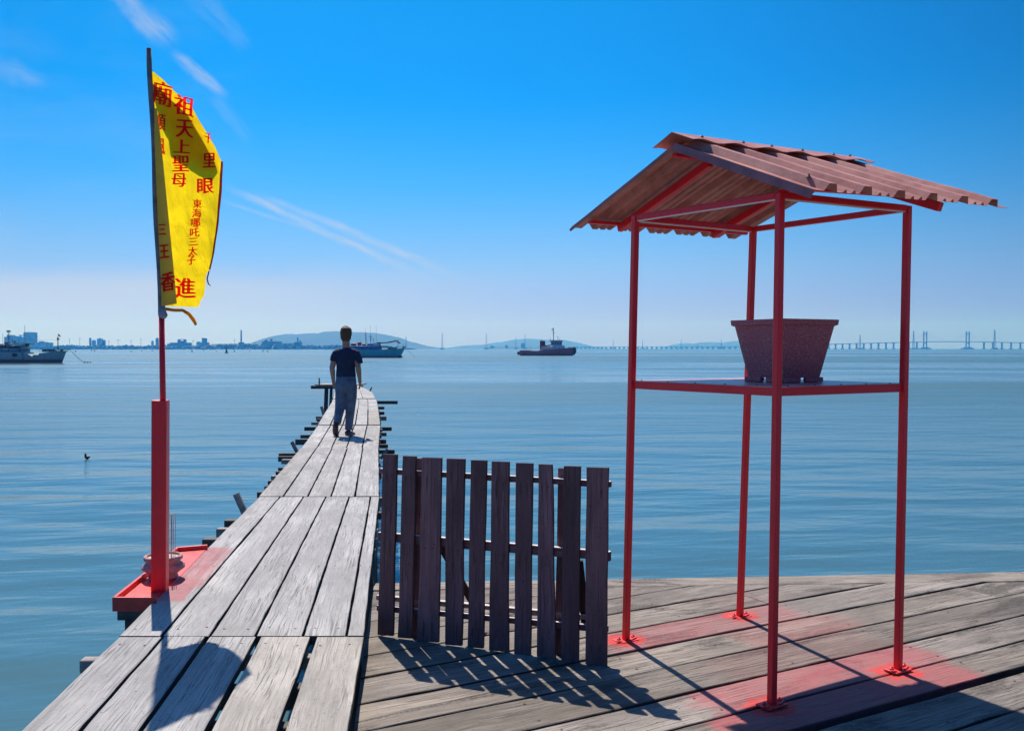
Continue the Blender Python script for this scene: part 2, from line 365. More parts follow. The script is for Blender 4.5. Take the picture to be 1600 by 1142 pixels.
# ------------------------------------------------------------------ water
def make_water():
    m_, T, p, out = mat('sea_water')
    pos = T.n('ShaderNodeTexCoord').outputs['Object']
    big = T.noise(T.v('MULTIPLY', pos, (0.0022, 0.011, 1)), 1.0, 4, 0.55, 0.3)
    mid_ = T.noise(T.v('MULTIPLY', pos, (0.03, 0.10, 1)), 1.0, 4, 0.55, 0.2)
    ru = T.m('ADD', T.m('MULTIPLY', T.step(big, 0.45, 0.53), 0.75), T.m('MULTIPLY', T.step(mid_, 0.40, 0.62), 0.35))
    sy = T.n('ShaderNodeSeparateXYZ'); T.put(sy, 0, pos)
    ru = T.m('MULTIPLY', ru, T.step(sy.outputs[1], 14, 80, 0.15, 1.0))
    rot = T.n('ShaderNodeVectorRotate', rotation_type='Z_AXIS', ins={'Vector': pos, 'Angle': R(-12)}).outputs[0]
    n1 = T.noise(T.v('MULTIPLY', rot, (0.40, 1.25, 1)), 1.0, 3, 0.5, 0.35)
    n2 = T.noise(T.v('MULTIPLY', pos, (1.5, 3.8, 1)), 1.0, 3, 0.5, 0.2)
    n3 = T.noise(T.v('MULTIPLY', pos, (0.14, 0.38, 1)), 1.0, 2, 0.5)
    n4 = T.noise(T.v('MULTIPLY', pos, (6.0, 13.0, 1)), 1.0, 2, 0.5)
    h = T.m('ADD', T.m('MULTIPLY', n1, 0.050), T.m('MULTIPLY', n3, 0.21))
    h = T.m('ADD', h, T.m('MULTIPLY', T.m('MULTIPLY', n2, 0.020), T.m('ADD', ru, 0.25)))
    h = T.m('ADD', h, T.m('MULTIPLY', T.m('MULTIPLY', n4, 0.008), ru))
    n5 = T.noise(T.v('MULTIPLY', pos, (0.30, 0.42, 1)), 1.0, 4, 0.6, 0.3)
    h = T.m('ADD', h, T.m('MULTIPLY', T.m('MULTIPLY', n5, 0.26), T.m('MULTIPLY', ru, T.step(sy.outputs[1], 40, 130, 0.0, 1.0))))
    b_ = T.n('ShaderNodeBump', ins={'Strength': 1.0, 'Distance': 1.0, 'Height': h})
    T.put(p, 'Normal', b_.outputs[0])
    T.put(p, 'Base Color', (0.056, 0.122, 0.140, 1)); T.put(p, 'IOR', 1.333)
    T.put(p, 'Roughness', T.m('ADD', 0.12, T.m('MULTIPLY', ru, 0.26)))
    bm = BM()
    xs = [-16000, -4000, -600, -100, 100, 600, 4000, 16000]; ys = [-400, -40, 60, 300, 1500, 5000, 16000]
    vv = [[bm.verts.new((x, y, WATER)) for x in xs] for y in ys]
    for j in range(len(ys) - 1):
        for i in range(len(xs) - 1): bm.faces.new((vv[j][i], vv[j][i + 1], vv[j + 1][i + 1], vv[j + 1][i]))
    return structure(from_bm('water', bm, m_))
make_water()


# ------------------------------------------------------------------ plank builder
def new_plank_bm():
    bm = BM(); bm.loops.layers.uv.new('UVMap'); bm.loops.layers.float_color.new('tone'); return bm
def plank(bm, A, B, C, D, t, tone=None, warm=0.0, n=None, jit=0.0025, zj=0.002, cham=0.0032, mi=0, up=None, shade_sides=True):
    """board with top corners A,B (start, left/right) and C,D (end, right/left), thickness t"""
    uvl = bm.loops.layers.uv['UVMap']; cl = bm.loops.layers.float_color['tone']
    A, B, C, D = map(Vector, (A, B, C, D))
    L = ((D - A).length + (C - B).length) / 2; wd = (B - A).length
    n = n or max(2, min(60, int(L / 0.12)))
    up = Vector(up) if up is not None else (B - A).cross(D - A).normalized()
    if up.z < 0 and abs(up.z) > .3: up = -up
    ou, ov = random.uniform(0, 60), random.uniform(0, 60)
    tone = random.uniform(0.25, 0.85) if tone is None else tone
    sd = random.uniform(0, 100)
    rings = []
    for i in range(n + 1):
        s = i / n
        l = A.lerp(D, s); r = B.lerp(C, s); x = (r - l).normalized(); w = (r - l).length
        j1 = jit * noise.noise((s * L * 4, sd, 0)) * 2; j2 = jit * noise.noise((s * L * 4, sd, 9)) * 2
        dz = up * (zj * noise.noise((s * L * 1.2, sd, 5)) * 2)
        l = l + x * j1 + dz; r = r + x * j2 + dz
        d1 = 0.0012 * noise.noise((s * L * 9, sd, 3)); 
        ring = [l - up * cham, l + x * cham + up * d1, r - x * cham, r - up * cham, r - up * t, l - up * t]
        vs = [0, cham, wd - cham, wd, wd + t, -t]
        rings.append([(bm.verts.new(q), (ou + s * L, ov + v)) for q, v in zip(ring, vs)])
    def fc(ids, side=False):
        f = bm.faces.new([q[0] for q in ids]); f.material_index = mi
        for lp, q in zip(f.loops, ids):
            lp[uvl].uv = q[1]; lp[cl] = ((-.72 if side and shade_sides else tone), warm, 0, 1)  # sides and ends coloured dark, painting in the shade of the gaps
        return f
    for P, Q in zip(rings, rings[1:]):
        for k in range(6): fc((P[k], P[(k + 1) % 6], Q[(k + 1) % 6], Q[k]), k in (3, 4, 5))
    fc(rings[0][::-1], True); fc(rings[-1], True)
def nail(bm, p, r=0.004, mi=1, up=(0, 0, 1)):
    cl = bm.loops.layers.float_color['tone']
    up = Vector(up).normalized(); x = up.orthogonal().normalized(); y = up.cross(x)
    vs = [bm.verts.new(Vector(p) + up * 0.0016 + x * r * math.cos(k * math.pi / 3) + y * r * math.sin(k * math.pi / 3)) for k in range(6)]
    f = bm.faces.new(vs); f.material_index = mi


# ------------------------------------------------------------------ walkway (jetty)
ZW = 0.12
LP = [(-30, 1200), (184, 995), (405, 776), (470.5, 700), (497, 664), (511, 640), (519, 627), (523, 613), (527, 606), (533, 602)]
RP = [(532, 1200), (568, 992), (592, 776), (591, 700), (594, 664), (591, 640), (589, 627), (581, 613), (569, 606), (560, 602)]
LW = [at(x, y, ZW) for x, y in LP]; RW = [at(x, y, ZW) for x, y in RP]
# continue towards the viewer
LW.insert(0, LW[0] + (LW[0] - LW[1]).normalized() * 7.5); RW.insert(0, RW[0] + (RW[0] - RW[1]).normalized() * 7.5)
def edge(pts, Y):
    for a, b in zip(pts, pts[1:]):
        if a.y <= Y <= b.y: return a.lerp(b, (Y - a.y) / (b.y - a.y))
    return (pts[0] + (pts[1] - pts[0]) * ((Y - pts[0].y) / (pts[1].y - pts[0].y))) if Y < pts[0].y else pts[-1].copy()
walk = thing('wooden_jetty', 'long narrow jetty of bleached grey planks that the man walks along', 'jetty', (RW[2] + LW[2]) / 2 - Vector((0, 0, ZW)))
YS = [LW[0].y, at(400, 993, ZW).y, at(400, 776, ZW).y, at(500, 700, ZW).y, at(500, 664, ZW).y, at(500, 640, ZW).y, at(500, 623, ZW).y, at(500, 612, ZW).y, LW[-1].y - .02]
FR = [([0, .178, .362, .57, .795, 1.0], [.42, .42, .5, .62, .60], [0, 0, .15, 1, 1], .017),
      ([0, .172, .37, .557, .752, .93, 1.0], [.62, .7, .5, .55, .62, .68], [0] * 6, .014),
      ([0, .2, .405, .6, .8, 1.0], [.4, .5, .52, .7, .6], [.3, 0, .2, 0, 0], .016),
      ([0, .2, .39, .585, .79, 1.0], [.74, .66, .45, .6, .5], [0, 0, .5, .3, .3], .018),
      ([0, .2, .4, .6, .8, 1.0], [.7, .72, .6, .74, .45], [0, 0, 0, 0, 1], .022),
      ([0, .2, .4, .6, .8, 1.0], [.7, .62, .72, .6, .7], [0] * 5, .012),
      ([0, .25, .45, .7, 1.0], [.72, .6, .7, .64], [0] * 4, .012),
      ([0, .25, .5, .75, 1.0], [.7, .72, .62, .66], [0] * 4, .012)]
for si in range(8):
    y0, y1 = YS[si] + .0008, YS[si + 1] - .0008
    fr, tones, warms, gap = FR[si]
    dzs = [-.004, 0, 0.006, -.004, .01, -.006, .008, 0][si]
    bm = new_plank_bm()
    cuts = [y0] + [p.y for p in LW if y0 + .2 < p.y < y1 - .2] + [y1]
    for k in range(len(fr) - 1):
        g = gap * (1.0 if si else (.8 + .35 * k)) ; hL = 0 if k == 0 else g / 2; hR = 0 if k == len(fr) - 2 else g / 2
        for ya, yb in zip(cuts, cuts[1:]):
            ja = random.uniform(-.01, .01) if yb == y1 else 0
            pt = lambda Y, fq, off: (lambda l, r: l.lerp(r, fq) + (r - l).normalized() * off + Vector((0, 0, dzs)))(edge(LW, Y), edge(RW, Y))
            plank(bm, pt(ya, fr[k], hL), pt(ya, fr[k + 1], -hR), pt(yb, fr[k + 1], -hR), pt(yb, fr[k], hL), .036, tones[k] , warms[k], jit=.0022, cham=.003)
        for Y in [y0 + .12 + q * (y1 - y0 - .24) / max(1, int((y1 - y0) / 1.2)) for q in range(max(1, int((y1 - y0) / 1.2)) + 1)]:
            if Y > 13: continue
            for fq in (.22, .78):
                l, r = edge(LW, Y), edge(RW, Y)
                nail(bm, l.lerp(r, fr[k] + (fr[k + 1] - fr[k]) * fq) + Vector((random.uniform(-.01, .01), random.uniform(-.02, .02), dzs)), .0068)
    from_bm('plank_section', bm, None, walk, mats=[M_walk, M_nail])
# joists under the walkway; overhangs read off at the edges
spec_l = [(439, 710), (434, 717), (437, 723), (437, 733), (430, 741), (421, 749), (416, 757), (406, 768), (397, 776), (358, 814), (351, 824), (344, 831), (477, 669), (470, 682), (464, 688), (495, 652), (495, 657), (106, 1055), (486, 662)]
spec_r = [(619, 629), (603, 636), (603, 644), (603, 653), (613, 669), (603, 679), (605, 688), (605, 698), (614, 708)]
jo = []
Y = 1.2
while Y < YS[-1] - .3:
    jo.append([Y, random.uniform(.0, .05), random.uniform(0, .04), False]); Y += (.38 if Y < 20 else .62)
def spec(lst, side):
    for (x, y) in lst:
        q = at(x, y, .04)
        i = min((i for i in range(len(jo))), key=lambda i: abs(jo[i][0] - q.y) + (5 if jo[i][side] > .06 else 0))
        e = edge(LW if side == 1 else RW, jo[i][0])
        jo[i][side] = max(.05, (e.x - q.x) if side == 1 else (q.x - e.x))
spec(spec_l, 1); spec(spec_r, 2)
for i, (Y, ol, orr, _) in enumerate(jo):
    if Y < 6.3: orr = -.03          # the platform closes this side
    bm = BM(); l, r = edge(LW, Y), edge(RW, Y); x = (r - l).normalized()
    h = random.choice((.06, .07, .09)); z = ZW - .037 - .012 - h / 2
    tl = random.uniform(-.03, .03)
    bar(bm, l - x * ol + Vector((0, -tl, z - ZW)), r + x * orr + Vector((0, tl, z - ZW)), random.uniform(.05, .085), h)
    bev(from_bm('joist', bm, M_beam if i % 4 else M_beamgrey, walk), .004, 1)
for s_, pts in ((.12, LW), (-.12, RW)):
    bm = BM(); ys = [2.2, 5, 8, 12, 16, 20, 25, 30, 34]
    for a, b in zip(ys, ys[1:]):
        bar(bm, edge(pts, a) + Vector((s_, 0, -.26)), edge(pts, b) + Vector((s_, 0, -.26)), .07, .12)
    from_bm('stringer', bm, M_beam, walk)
for Y in (2.6, 5.2, 7.8, 10.3, 13, 16, 19.5, 23, 27, 31.5):
    for s_, pts in ((.1, LW), (-.1, RW)):
        bm = BM(); e = edge(pts, Y) + Vector((s_, 0, 0)); j = Vector((random.uniform(-.06, .06), random.uniform(-.06, .06), 0))
        tube(bm, [e + Vector((0, 0, -.33)), (e + j + Vector((0, 0, -1.2))), (e + j * 2 + Vector((0, 0, -3.4)))], [.055, .06, .065], 10)
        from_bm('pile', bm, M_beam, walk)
def stub(px0, py0, px1, py1, Yd, w, d=.03):
    bm = BM(); a = atd(px0, py0, Yd); b = atd(px1, py1, Yd)
    bar(bm, a - (b - a) * 1.2, b, w, d, up=(0, 1, 0)); from_bm('post_stub', bm, M_beamgrey, walk)
for (a, b, c, d_, w) in ((381, 798, 369, 771, .055), (462, 702, 456, 690, .05), (505, 645, 502, 635, .06), (601, 708, 606, 701, .04), (578, 611, 581, 605, .045)):
    Yd = at(a, b, .08).y; stub(a, b, c, d_, Yd, w)
# the cross landing at the far end
bm = new_plank_bm()
Yc = LW[-1].y
xl, xr = atd(499, 599, Yc + .5).x, atd(566, 599, Yc + .5).x
for k in range(6):
    ya = Yc + k * .24
    plank(bm, (xl + random.uniform(-.15, .1), ya + .22, ZW + .03), (xl, ya, ZW + .03), (xr, ya, ZW + .03), (xr + random.uniform(-.1, .1), ya + .22, ZW + .03), .04, .62)
from_bm('plank_section', bm, None, walk, mats=[M_walk, M_nail])
bm = BM(); bar(bm, (xl - .2, Yc - .04, ZW - .07), (xr + .12, Yc - .04, ZW - .07), .09, .12); from_bm('joist', bm, M_beam, walk)
for (x, w) in ((509.5, .075), (517, .055), (500, .02), (531, .07)):
    q = atd(x, 602, Yc - .06 if x != 500 else Yc + .02); bm = BM()
    if x == 500: bar(bm, (q.x, Yc - .1, ZW), (q.x, Yc - .1, ZW + .28), .05, .05)
    else: tube(bm, [(q.x, Yc + .02 + (w * .3), ZW - .02), (q.x - .05, Yc, -1.2), (q.x - .1, Yc, -3.4)], [w, w * 1.05, w * 1.1], 12)
    from_bm('pile', bm, M_beam if x != 500 else M_beamgrey, walk)


# ------------------------------------------------------------------ platform deck
plat = thing('deck_platform', 'broad weathered platform of diagonal brown grey boards under the red shelter', 'platform', (1.4, 3.6, 0))
st = (cs[0] - cs[1]) ; bounds = [cs[0] + st * k for k in range(38, 0, -1)] + cs + [cs[-1] + .27 * k for k in range(1, 12)]
gaps = {cs[1]: .065, cs[6]: .030, cs[2]: .016, cs[3]: .017, cs[5]: .015, cs[0]: .015}
far0, far1 = at(600, 911.5), at(1600, 894)
bo0, bo1 = at(600, 922), at(1600, 908)
fdir = (far1 - far0).normalized(); bdir = (bo1 - bo0).normalized()
bmD = new_plank_bm()
for a, b in zip(bounds, bounds[1:]):
    ga = gaps.get(a, .011) / 2; gb = gaps.get(b, .011) / 2
    c0, c1 = a + ga, b - gb
    s0, s1 = -6.5, 9.5
    br = random.uniform(-4, 9)
    zt = random.uniform(-.004, .004)
    P = lambda s, c: du * s + dn * c + Vector((0, 0, zt))
    tn = random.uniform(.12, .85)
    if a == cs[0]: tn = .5
    for (sa, sb) in ((s0, br), (br + .004, s1)):
        plank(bmD, P(sa, c1), P(sa, c0), P(sb, c0), P(sb, c1), .04, tn + random.uniform(-.06, .06), random.uniform(.2, .8), n=max(8, int((sb - sa) / .18)), jit=.004)
    for s in [s0 + .7 * k for k in range(22)]:
        if c1 < 1.0: break
        for cc in (c0 + .05, c1 - .05): nail(bmD, P(s + random.uniform(-.02, .02), cc), .0065)
def cut(bm, co, no):
    bmesh.ops.bisect_plane(bm, geom=bm.verts[:] + bm.edges[:] + bm.faces[:], plane_co=co, plane_no=no, clear_outer=True)
    es = [e for e in bm.edges if len(e.link_faces) == 1 and all(abs((v.co - Vector(co)).dot(Vector(no).normalized())) < 1e-4 for v in e.verts)]
    if es: bmesh.ops.holes_fill(bm, edges=es, sides=0)
re_a, re_b = edge(RW, 2.0), edge(RW, 6.6)
wd_ = (re_b - re_a).normalized(); wn = Vector((-wd_.y, wd_.x, 0))
cut(bmD, re_a - wn * .02, wn)                       # against the walkway
cut(bmD, bo0 - Vector((0, .003, 0)), Vector((-bdir.y, bdir.x, 0)))   # far border
cut(bmD, (0, -5.0, 0), (0, -1, 0)); cut(bmD, (7.0, 0, 0), (1, 0, 0))
from_bm('deck_boards', bmD, None, plat, mats=[M_deck, M_nail])
bm = new_plank_bm()
lx = edge(RW, far0.y).x + .03
def on(p, d, x): return p + d * ((x - p.x) / d.x)
plank(bm, on(far0, fdir, lx) + Vector((0, 0, .004)), on(bo0, bdir, lx) + Vector((0, 0, .004)), on(bo1, bdir, 3.4) + Vector((0, 0, .004)), on(far1, fdir, 3.4) + Vector((0, 0, .004)), .045, .95, .7)
plank(bm, on(far0, fdir, 3.405) + Vector((0, 0, .004)), on(bo0, bdir, 3.405) + Vector((0, 0, .004)), on(bo1, bdir, 7.0) + Vector((0, 0, .004)), on(far1, fdir, 7.0) + Vector((0, 0, .004)), .045, .9, .7)
from_bm('border_board', bm, None, plat, mats=[M_deck, M_nail])
for x in [-.6 + .6 * k for k in range(13)]:
    bm = BM(); bar(bm, (x, -5.0, -.11), (x, far0.y - .1, -.11), .08, .12); from_bm('joist', bm, M_beam, plat)
for y in (-4.6, -2.5, -.5, 1.6, 3.7, 5.8):
    bm = BM(); bar(bm, (-.7, y, -.235), (7, y, -.235), .1, .12); from_bm('cross_beam', bm, M_beam, plat)
    for x in (-.5, 2.2, 4.9):
        bm = BM(); tube(bm, [(x, y, -.3), (x, y, -3.3)], [.08, .09], 12); from_bm('pile', bm, M_beam, plat)


# ------------------------------------------------------------------ gate
gL, gR = at(590, 995), at(947, 1040)
gdir = (gR - gL); gdir.z = 0; GL = gdir.length; gdir.normalize(); gno = Vector((gdir.y, -gdir.x, 0))   # towards viewer
if gno.y > 0: gno = -gno
gate = thing('picket_gate', 'purple brown picket gate standing upright between jetty and shelter', 'gate', (gL + gR) / 2)
def gpt(px, py, off=0.0):
    """point of the gate's own plane seen at a pixel"""
    d = ray(px, py); P0 = gL - gno * off; t = (P0 - CAMP).dot(gno) / d.dot(gno); return CAMP + d * t
tops = [(145, 197, 73), (220, 271, 80), (294, 369, 86), (390, 459, 90), (483, 543, 96), (563, 631, 101), (658, 722, 107), (745, 798, 112), (843, 906, 119), (931, 1016, 124)]
bots = [(122, 182, 772), (201, 257, 782), (276, 357, 797), (383, 449, 810), (471, 530, 820), (555, 628, 832), (650, 713, 847), (738, 810, 858), (832, 899, 874), (925, 1007, 889)]
G = lambda x, y, off=0: gpt(540 + x / 2.473, 680 + y / 2.473, off)
bm = new_plank_bm()
for i, (t_, b_) in enumerate(zip(tops, bots)):
    off = random.uniform(0, .006)
    plank(bm, G(b_[0], b_[2] - 2, -off), G(b_[1], b_[2] + 3, -off), G(t_[1], t_[2] + 2, -off), G(t_[0], t_[2], -off),   .018, random.uniform(.05, .95), 1.0 if i > 8 else .2, up=gno, jit=.0022, zj=.002, cham=.002)
    for ry in (.115, .49, .9):
        for fx in (.3, .7):
            q0 = G(t_[0], t_[2], -off).lerp(G(b_[0], b_[2], -off), ry); q1 = G(t_[1], t_[2], -off).lerp(G(b_[1], b_[2], -off), ry)
            qn = q0.lerp(q1, fx); nail(bm, qn, .0045, up=gno)
            if random.random() < .7:
                ln = random.uniform(.03, .085); xx = (q1 - q0).normalized(); ww = random.uniform(.002, .0045); zz = Vector((0, 0, 1)); qo = qn + gno * .0021
                sl = [bm.verts.new(qo + xx * a_ + zz * b_) for a_, b_ in ((0, ln * .35), (ww, 0), (ww * .4, -ln * .8), (-ww * .2, -ln), (-ww, -ln * .3))]
                fs = bm.faces.new(sl); fs.material_index = 1
from_bm('slat_panel', bm, None, gate, mats=[M_gate, M_nail])
M_rail = wood('grey_gate_rail', (0.34, 0.27, 0.27), (0.12, 0.08, 0.09), None)
M_littop = plain('sunlit_rail_top', (.62, .55, .56), .8, var=.3, scale=20)  # sunlight on the rail tops, put in as a paler colour
def gplank(name, a, b, w, t, off, m_=None):
    """a, b: zoom-pixel centres; board hugging the back of the gate"""
    A, B = G(*a, off), G(*b, off); bm = new_plank_bm(); x = (B - A).normalized(); s_ = x.cross(gno).normalized() * (w / 2); s_ = s_ if s_.z < 0 else -s_
    plank(bm, A + s_, A - s_, B - s_, B + s_, t, .6, .2, up=gno, jit=.003, zj=.002, cham=.002)
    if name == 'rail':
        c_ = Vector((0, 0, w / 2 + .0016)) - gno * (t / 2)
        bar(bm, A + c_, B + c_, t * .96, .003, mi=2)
    return from_bm(name, bm, None, gate, mats=[m_ or M_gate, M_nail, M_littop])
gplank('rail', (130, 140), (1022, 192), .026, .03, .021)
gplank('rail', (125, 392), (1020, 470), .042, .03, .021)
gplank('rail', (120, 668), (1010, 752), .026, .03, .021)
gplank('rail', (118, 628), (1000, 712), .022, .03, .056, M_rail)
gplank('rear_batten', (281, 90), (268, 790), .05, .02, .056)
gplank('rear_batten', (834, 128), (826, 868), .04, .02, .056)
for (a, b) in (((300, 300), (520, 690)), ((900, 480), (925, 720))):
    A, B = G(*a, .058), G(*b, .30 if a[0] == 300 else .10); B.z = max(B.z, .02)
    bm = new_plank_bm(); s_ = Vector((.02, 0, 0)); plank(bm, A - s_, A + s_, B + s_, B - s_, .02, .5, .2)
    from_bm('brace', bm, None, gate, mats=[M_gate, M_nail])


# ------------------------------------------------------------------ red steel shelter
ZT = 2.158; ZS = 1.335
tops_ = {'L': at(993, 337, ZT), 'B': at(1177, 355, ZT), 'F': at(1219, 301, ZT), 'R': at(1418, 322, ZT)}
bas_ = {'L': P_L, 'B': P_B, 'F': P_F, 'R': P_R}
def on_post(k, z): return bas_[k].lerp(tops_[k], z / ZT)
sh = thing('red_shelter', 'red painted steel shelter with a raised shelf and corrugated gable roof', 'shelter', (P_L + P_R) / 2)
zrot = Matrix.Rotation(ANG, 4, 'Z'); uax = Vector((math.cos(ANG), math.sin(ANG), 0))
PW = .031
for k in 'LBFR':
    bm = BM(); bar(bm, bas_[k], tops_[k], PW, PW, up=Vector((-uax.y, uax.x, 0)))
    o = bev(from_bm('post', bm, M_red, sh), .004, 2)
    bm = BM(); c = bas_[k]
    box(bm, c + Vector((0, 0, .0045)), (.115, .075, .009), zrot)
    # ragged welded lugs and bolt heads on the plate
    for sx in (-1, 1):
        q = c + uax * (sx * .045)
        lathe(bm, q + Vector((0, 0, .012)), [(.011, 0), (.011, .009), (.005, .009), (.005, .016), (0, .016)], 6)
        bar(bm, c + uax * (sx * .028) + Vector((0, -.03, .012)), c + uax * (sx * .065) + Vector((0, -.012, .013)), .012, .007)
    bev(from_bm('foot_plate', bm, M_redflat, o), .003, 2)
def angle_iron(name, a, b, w=.035, t=.005, inward=None, hang=True):
    """L section: upright face plus a flange towards the inside at the bottom"""
    bm = BM(); a = Vector(a); b = Vector(b); d = (b - a).normalized(); n = Vector((-d.y, d.x, 0)).normalized()
    if inward is not None and n.dot(Vector(inward) - (a + b) / 2) < 0: n = -n
    bar(bm, a, b, t, w); bar(bm, a + n * (w / 2 + t / 2 + .0005) - Vector((0, 0, w / 2 - t / 2)), b + n * (w / 2 + t / 2 + .0005) - Vector((0, 0, w / 2 - t / 2)), w, t)
    return from_bm(name, bm, M_red, sh)
ctr = (P_L + P_R) / 2; ctr.z = 2
for (a, b) in ('LF', 'LB', 'BR', 'FR'):
    A, B = on_post(a, ZT - .012), on_post(b, ZT - .012); e = (B - A).normalized() * (PW / 2 + .001)
    bm = BM(); bar(bm, A + e, B - e, .028, .028); bev(from_bm('top_beam', bm, M_red, sh), .003, 1)
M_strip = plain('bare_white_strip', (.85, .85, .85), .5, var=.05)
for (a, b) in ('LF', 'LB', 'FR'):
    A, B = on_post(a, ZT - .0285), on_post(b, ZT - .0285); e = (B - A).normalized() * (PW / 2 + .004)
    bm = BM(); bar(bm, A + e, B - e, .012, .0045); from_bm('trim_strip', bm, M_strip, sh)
for (a, b) in ('LF', 'LB', 'BR', 'FR'):
    A, B = on_post(a, ZS - .018), on_post(b, ZS - .018); e = (B - A).normalized() * (PW / 2 + .001)
    angle_iron('shelf_frame', A + e, B - e, .036, .006, ctr + Vector((0, 0, -.7)))
# shelf sheet: narrow steel boards with seams
bm = BM()
q = {k: on_post(k, ZS + .0035) for k in 'LBFR'}
nb = 5
for i in range(nb):
    t0, t1 = i / nb + .0015, (i + 1) / nb - .0015
    a, b, c, d_ = q['L'].lerp(q['F'], t0), q['L'].lerp(q['F'], t1), q['B'].lerp(q['R'], t1), q['B'].lerp(q['R'], t0)
    vs = [bm.verts.new(v + Vector((0, 0, z))) for z in (-.003, .001) for v in (a, b, c, d_)]
    for ids in ((0, 1, 2, 3), (7, 6, 5, 4), (0, 4, 5, 1), (1, 5, 6, 2), (2, 6, 7, 3), (3, 7, 4, 0)): bm.faces.new([vs[j] for j in ids])
from_bm('shelf_board', bm, M_redwash, sh)
for i in range(5):
    bm = BM(); a = q['L'].lerp(q['F'], (i + .4) / 5); lathe(bm, a + Vector((0, 0, .001)), [(.0045, 0), (.0035, .0035), (0, .004)], 6); from_bm('shelf_bolt', bm, M_nail, sh); bm = BM()
    a = q['F'].lerp(q['R'], (i + .4) / 5); lathe(bm, a + Vector((0, 0, .001)), [(.0045, 0), (.0035, .0035), (0, .004)], 6); from_bm('shelf_bolt', bm, M_nail, sh)

# roof
A0, A1 = at(893, 361, 2.14), at(1150, 378, 2.14)
C0, C1 = at(1271, 305, 2.10), at(1573, 332, 2.10)
G0, G1 = at(1055, 231, 2.425), at(1341, 267, 2.425)
def roof_mat(name, ca, cb):
    m_, T, p, out = mat(name); co = T.n('ShaderNodeTexCoord').outputs['Object']
    n1 = T.noise(co, 5, 6, 0.65); n2 = T.noise(T.v('MULTIPLY', co, (30, 6, 30)), 1.0, 4)
    k = T.m('ADD', T.m('MULTIPLY', n1, .7), T.m('MULTIPLY', n2, .4)); k = T.step(k, .35, .72)
    col = T.mix(k, ca, cb); sp = T.noise(co, 130, 2); col = T.mix(T.m('MULTIPLY', T.step(sp, .66, .74), .5), col, (.16, .07, .06))
    T.put(p, 'Base Color', col); T.put(p, 'Roughness', T.m('ADD', .35, T.m('MULTIPLY', n1, .3)))
    p.inputs['Specular IOR Level'].default_value = .35
    b_ = T.n('ShaderNodeBump', ins={'Strength': .25, 'Distance': .003, 'Height': n1}); T.put(p, 'Normal', b_.outputs[0]); return m_
M_roof = roof_mat('faded_pink_sheet_metal', (.38, .115, .09), (.57, .235, .19))
M_trim = plain('faded_maroon_edge', (.30, .10, .12), .5, var=.3, bump=.2)
def sheet(name, T0, T1, E0, E1, ribs, first, up_shift=.02, drop=0.0):
    """corrugated sheet: T ridge line, E eave line; ribs run down the slope"""
    bm = BM(); nrm = (E0 - T0).cross(T1 - T0).normalized()
    if nrm.z < 0: nrm = -nrm
    prof = [(0, 0)]
    for k in range(ribs):
        c = (first + k) / ribs
        for dx_, h in ((-.20, 0), (-.11, .032), (.09, .032), (.17, 0)): prof.append((c + dx_ / ribs, h))
        if k < ribs - 1:
            for dx_, h in ((.33, 0), (.37, .012), (.41, .012), (.45, 0), (.58, 0), (.62, .012), (.66, .012), (.70, 0)): prof.append((c + dx_ / ribs, h))
    prof.append((1, 0)); rows = []
    n = 8
    for j in range(n + 1):
        t = j / n; row = []
        for (s, h) in prof:
            s_ = min(max(s, 0), 1); p = T0.lerp(T1, s_).lerp(E0.lerp(E1, s_), t)
            p = p + nrm * (h + up_shift + .003 * noise.noise((s * 6, t * 4, 1.3)))
            row.append(bm.verts.new(p))
        rows.append(row)
    for P, Q in zip(rows, rows[1:]):
        for k in range(len(prof) - 1): bm.faces.new((P[k], P[k + 1], Q[k + 1], Q[k]))
    o = from_bm(name, bm, M_roof, sh); s = o.modifiers.new('solid', 'SOLIDIFY'); s.thickness = .0014; s.offset = 0
    return nrm
n_near = sheet('roof_sheet', G0.lerp(C0, .03), G1.lerp(C1, .03), C0, C1, 6, .45)
n_far = sheet('roof_sheet', G0.lerp(A0, .03), G1.lerp(A1, .03), A0, A1, 6, .9 - .35)
# folded ridge cap with wavy skirts
bm = BM(); cols = []
ex = (G1 - G0).normalized()
for i in range(41):
    s = i / 40; g = (G0 - ex * .02).lerp(G1 + ex * .0, s) + Vector((0, 0, .070))
    wv = .006 * math.sin(s * 6 * 2 * math.pi)
    dn_ = (C0.lerp(C1, s) - G0.lerp(G1, s)).normalized(); df = (A0.lerp(A1, s) - G0.lerp(G1, s)).normalized()
    tp = 1.0 if s < .93 else 1 - (s - .93) * 3
    cols.append([bm.verts.new(g + df * .15 * tp + n_far * wv), bm.verts.new(g + df * .06), bm.verts.new(g), bm.verts.new(g + dn_ * .06), bm.verts.new(g + dn_ * .15 * tp + n_near * wv)])
for P, Q in zip(cols, cols[1:]):
    for k in range(4): bm.faces.new((P[k], P[k + 1], Q[k + 1], Q[k]))
o = from_bm('ridge_cap', bm, M_roof, sh); s = o.modifiers.new('solid', 'SOLIDIFY'); s.thickness = .0025
for s in (.09, .30, .45, .62, .8, .94):
    g = G0.lerp(G1, s) + Vector((0, 0, .072)) + (C0.lerp(C1, s) - G0.lerp(G1, s)).normalized() * (.06 if s < .9 else .01)
    bm = BM(); lathe(bm, g, [(.008, 0), (.008, .002), (.004, .003), (.0035, .009), (0, .010)], 8); from_bm('roof_screw', bm, M_nail, sh)
g = C0.lerp(G0, .12) + uax * .06 + n_near * .052; bm = BM(); lathe(bm, g, [(.011, 0), (.006, .004), (.005, .013), (0, .014)], 8)
from_bm('roof_screw', bm, M_nail, sh)
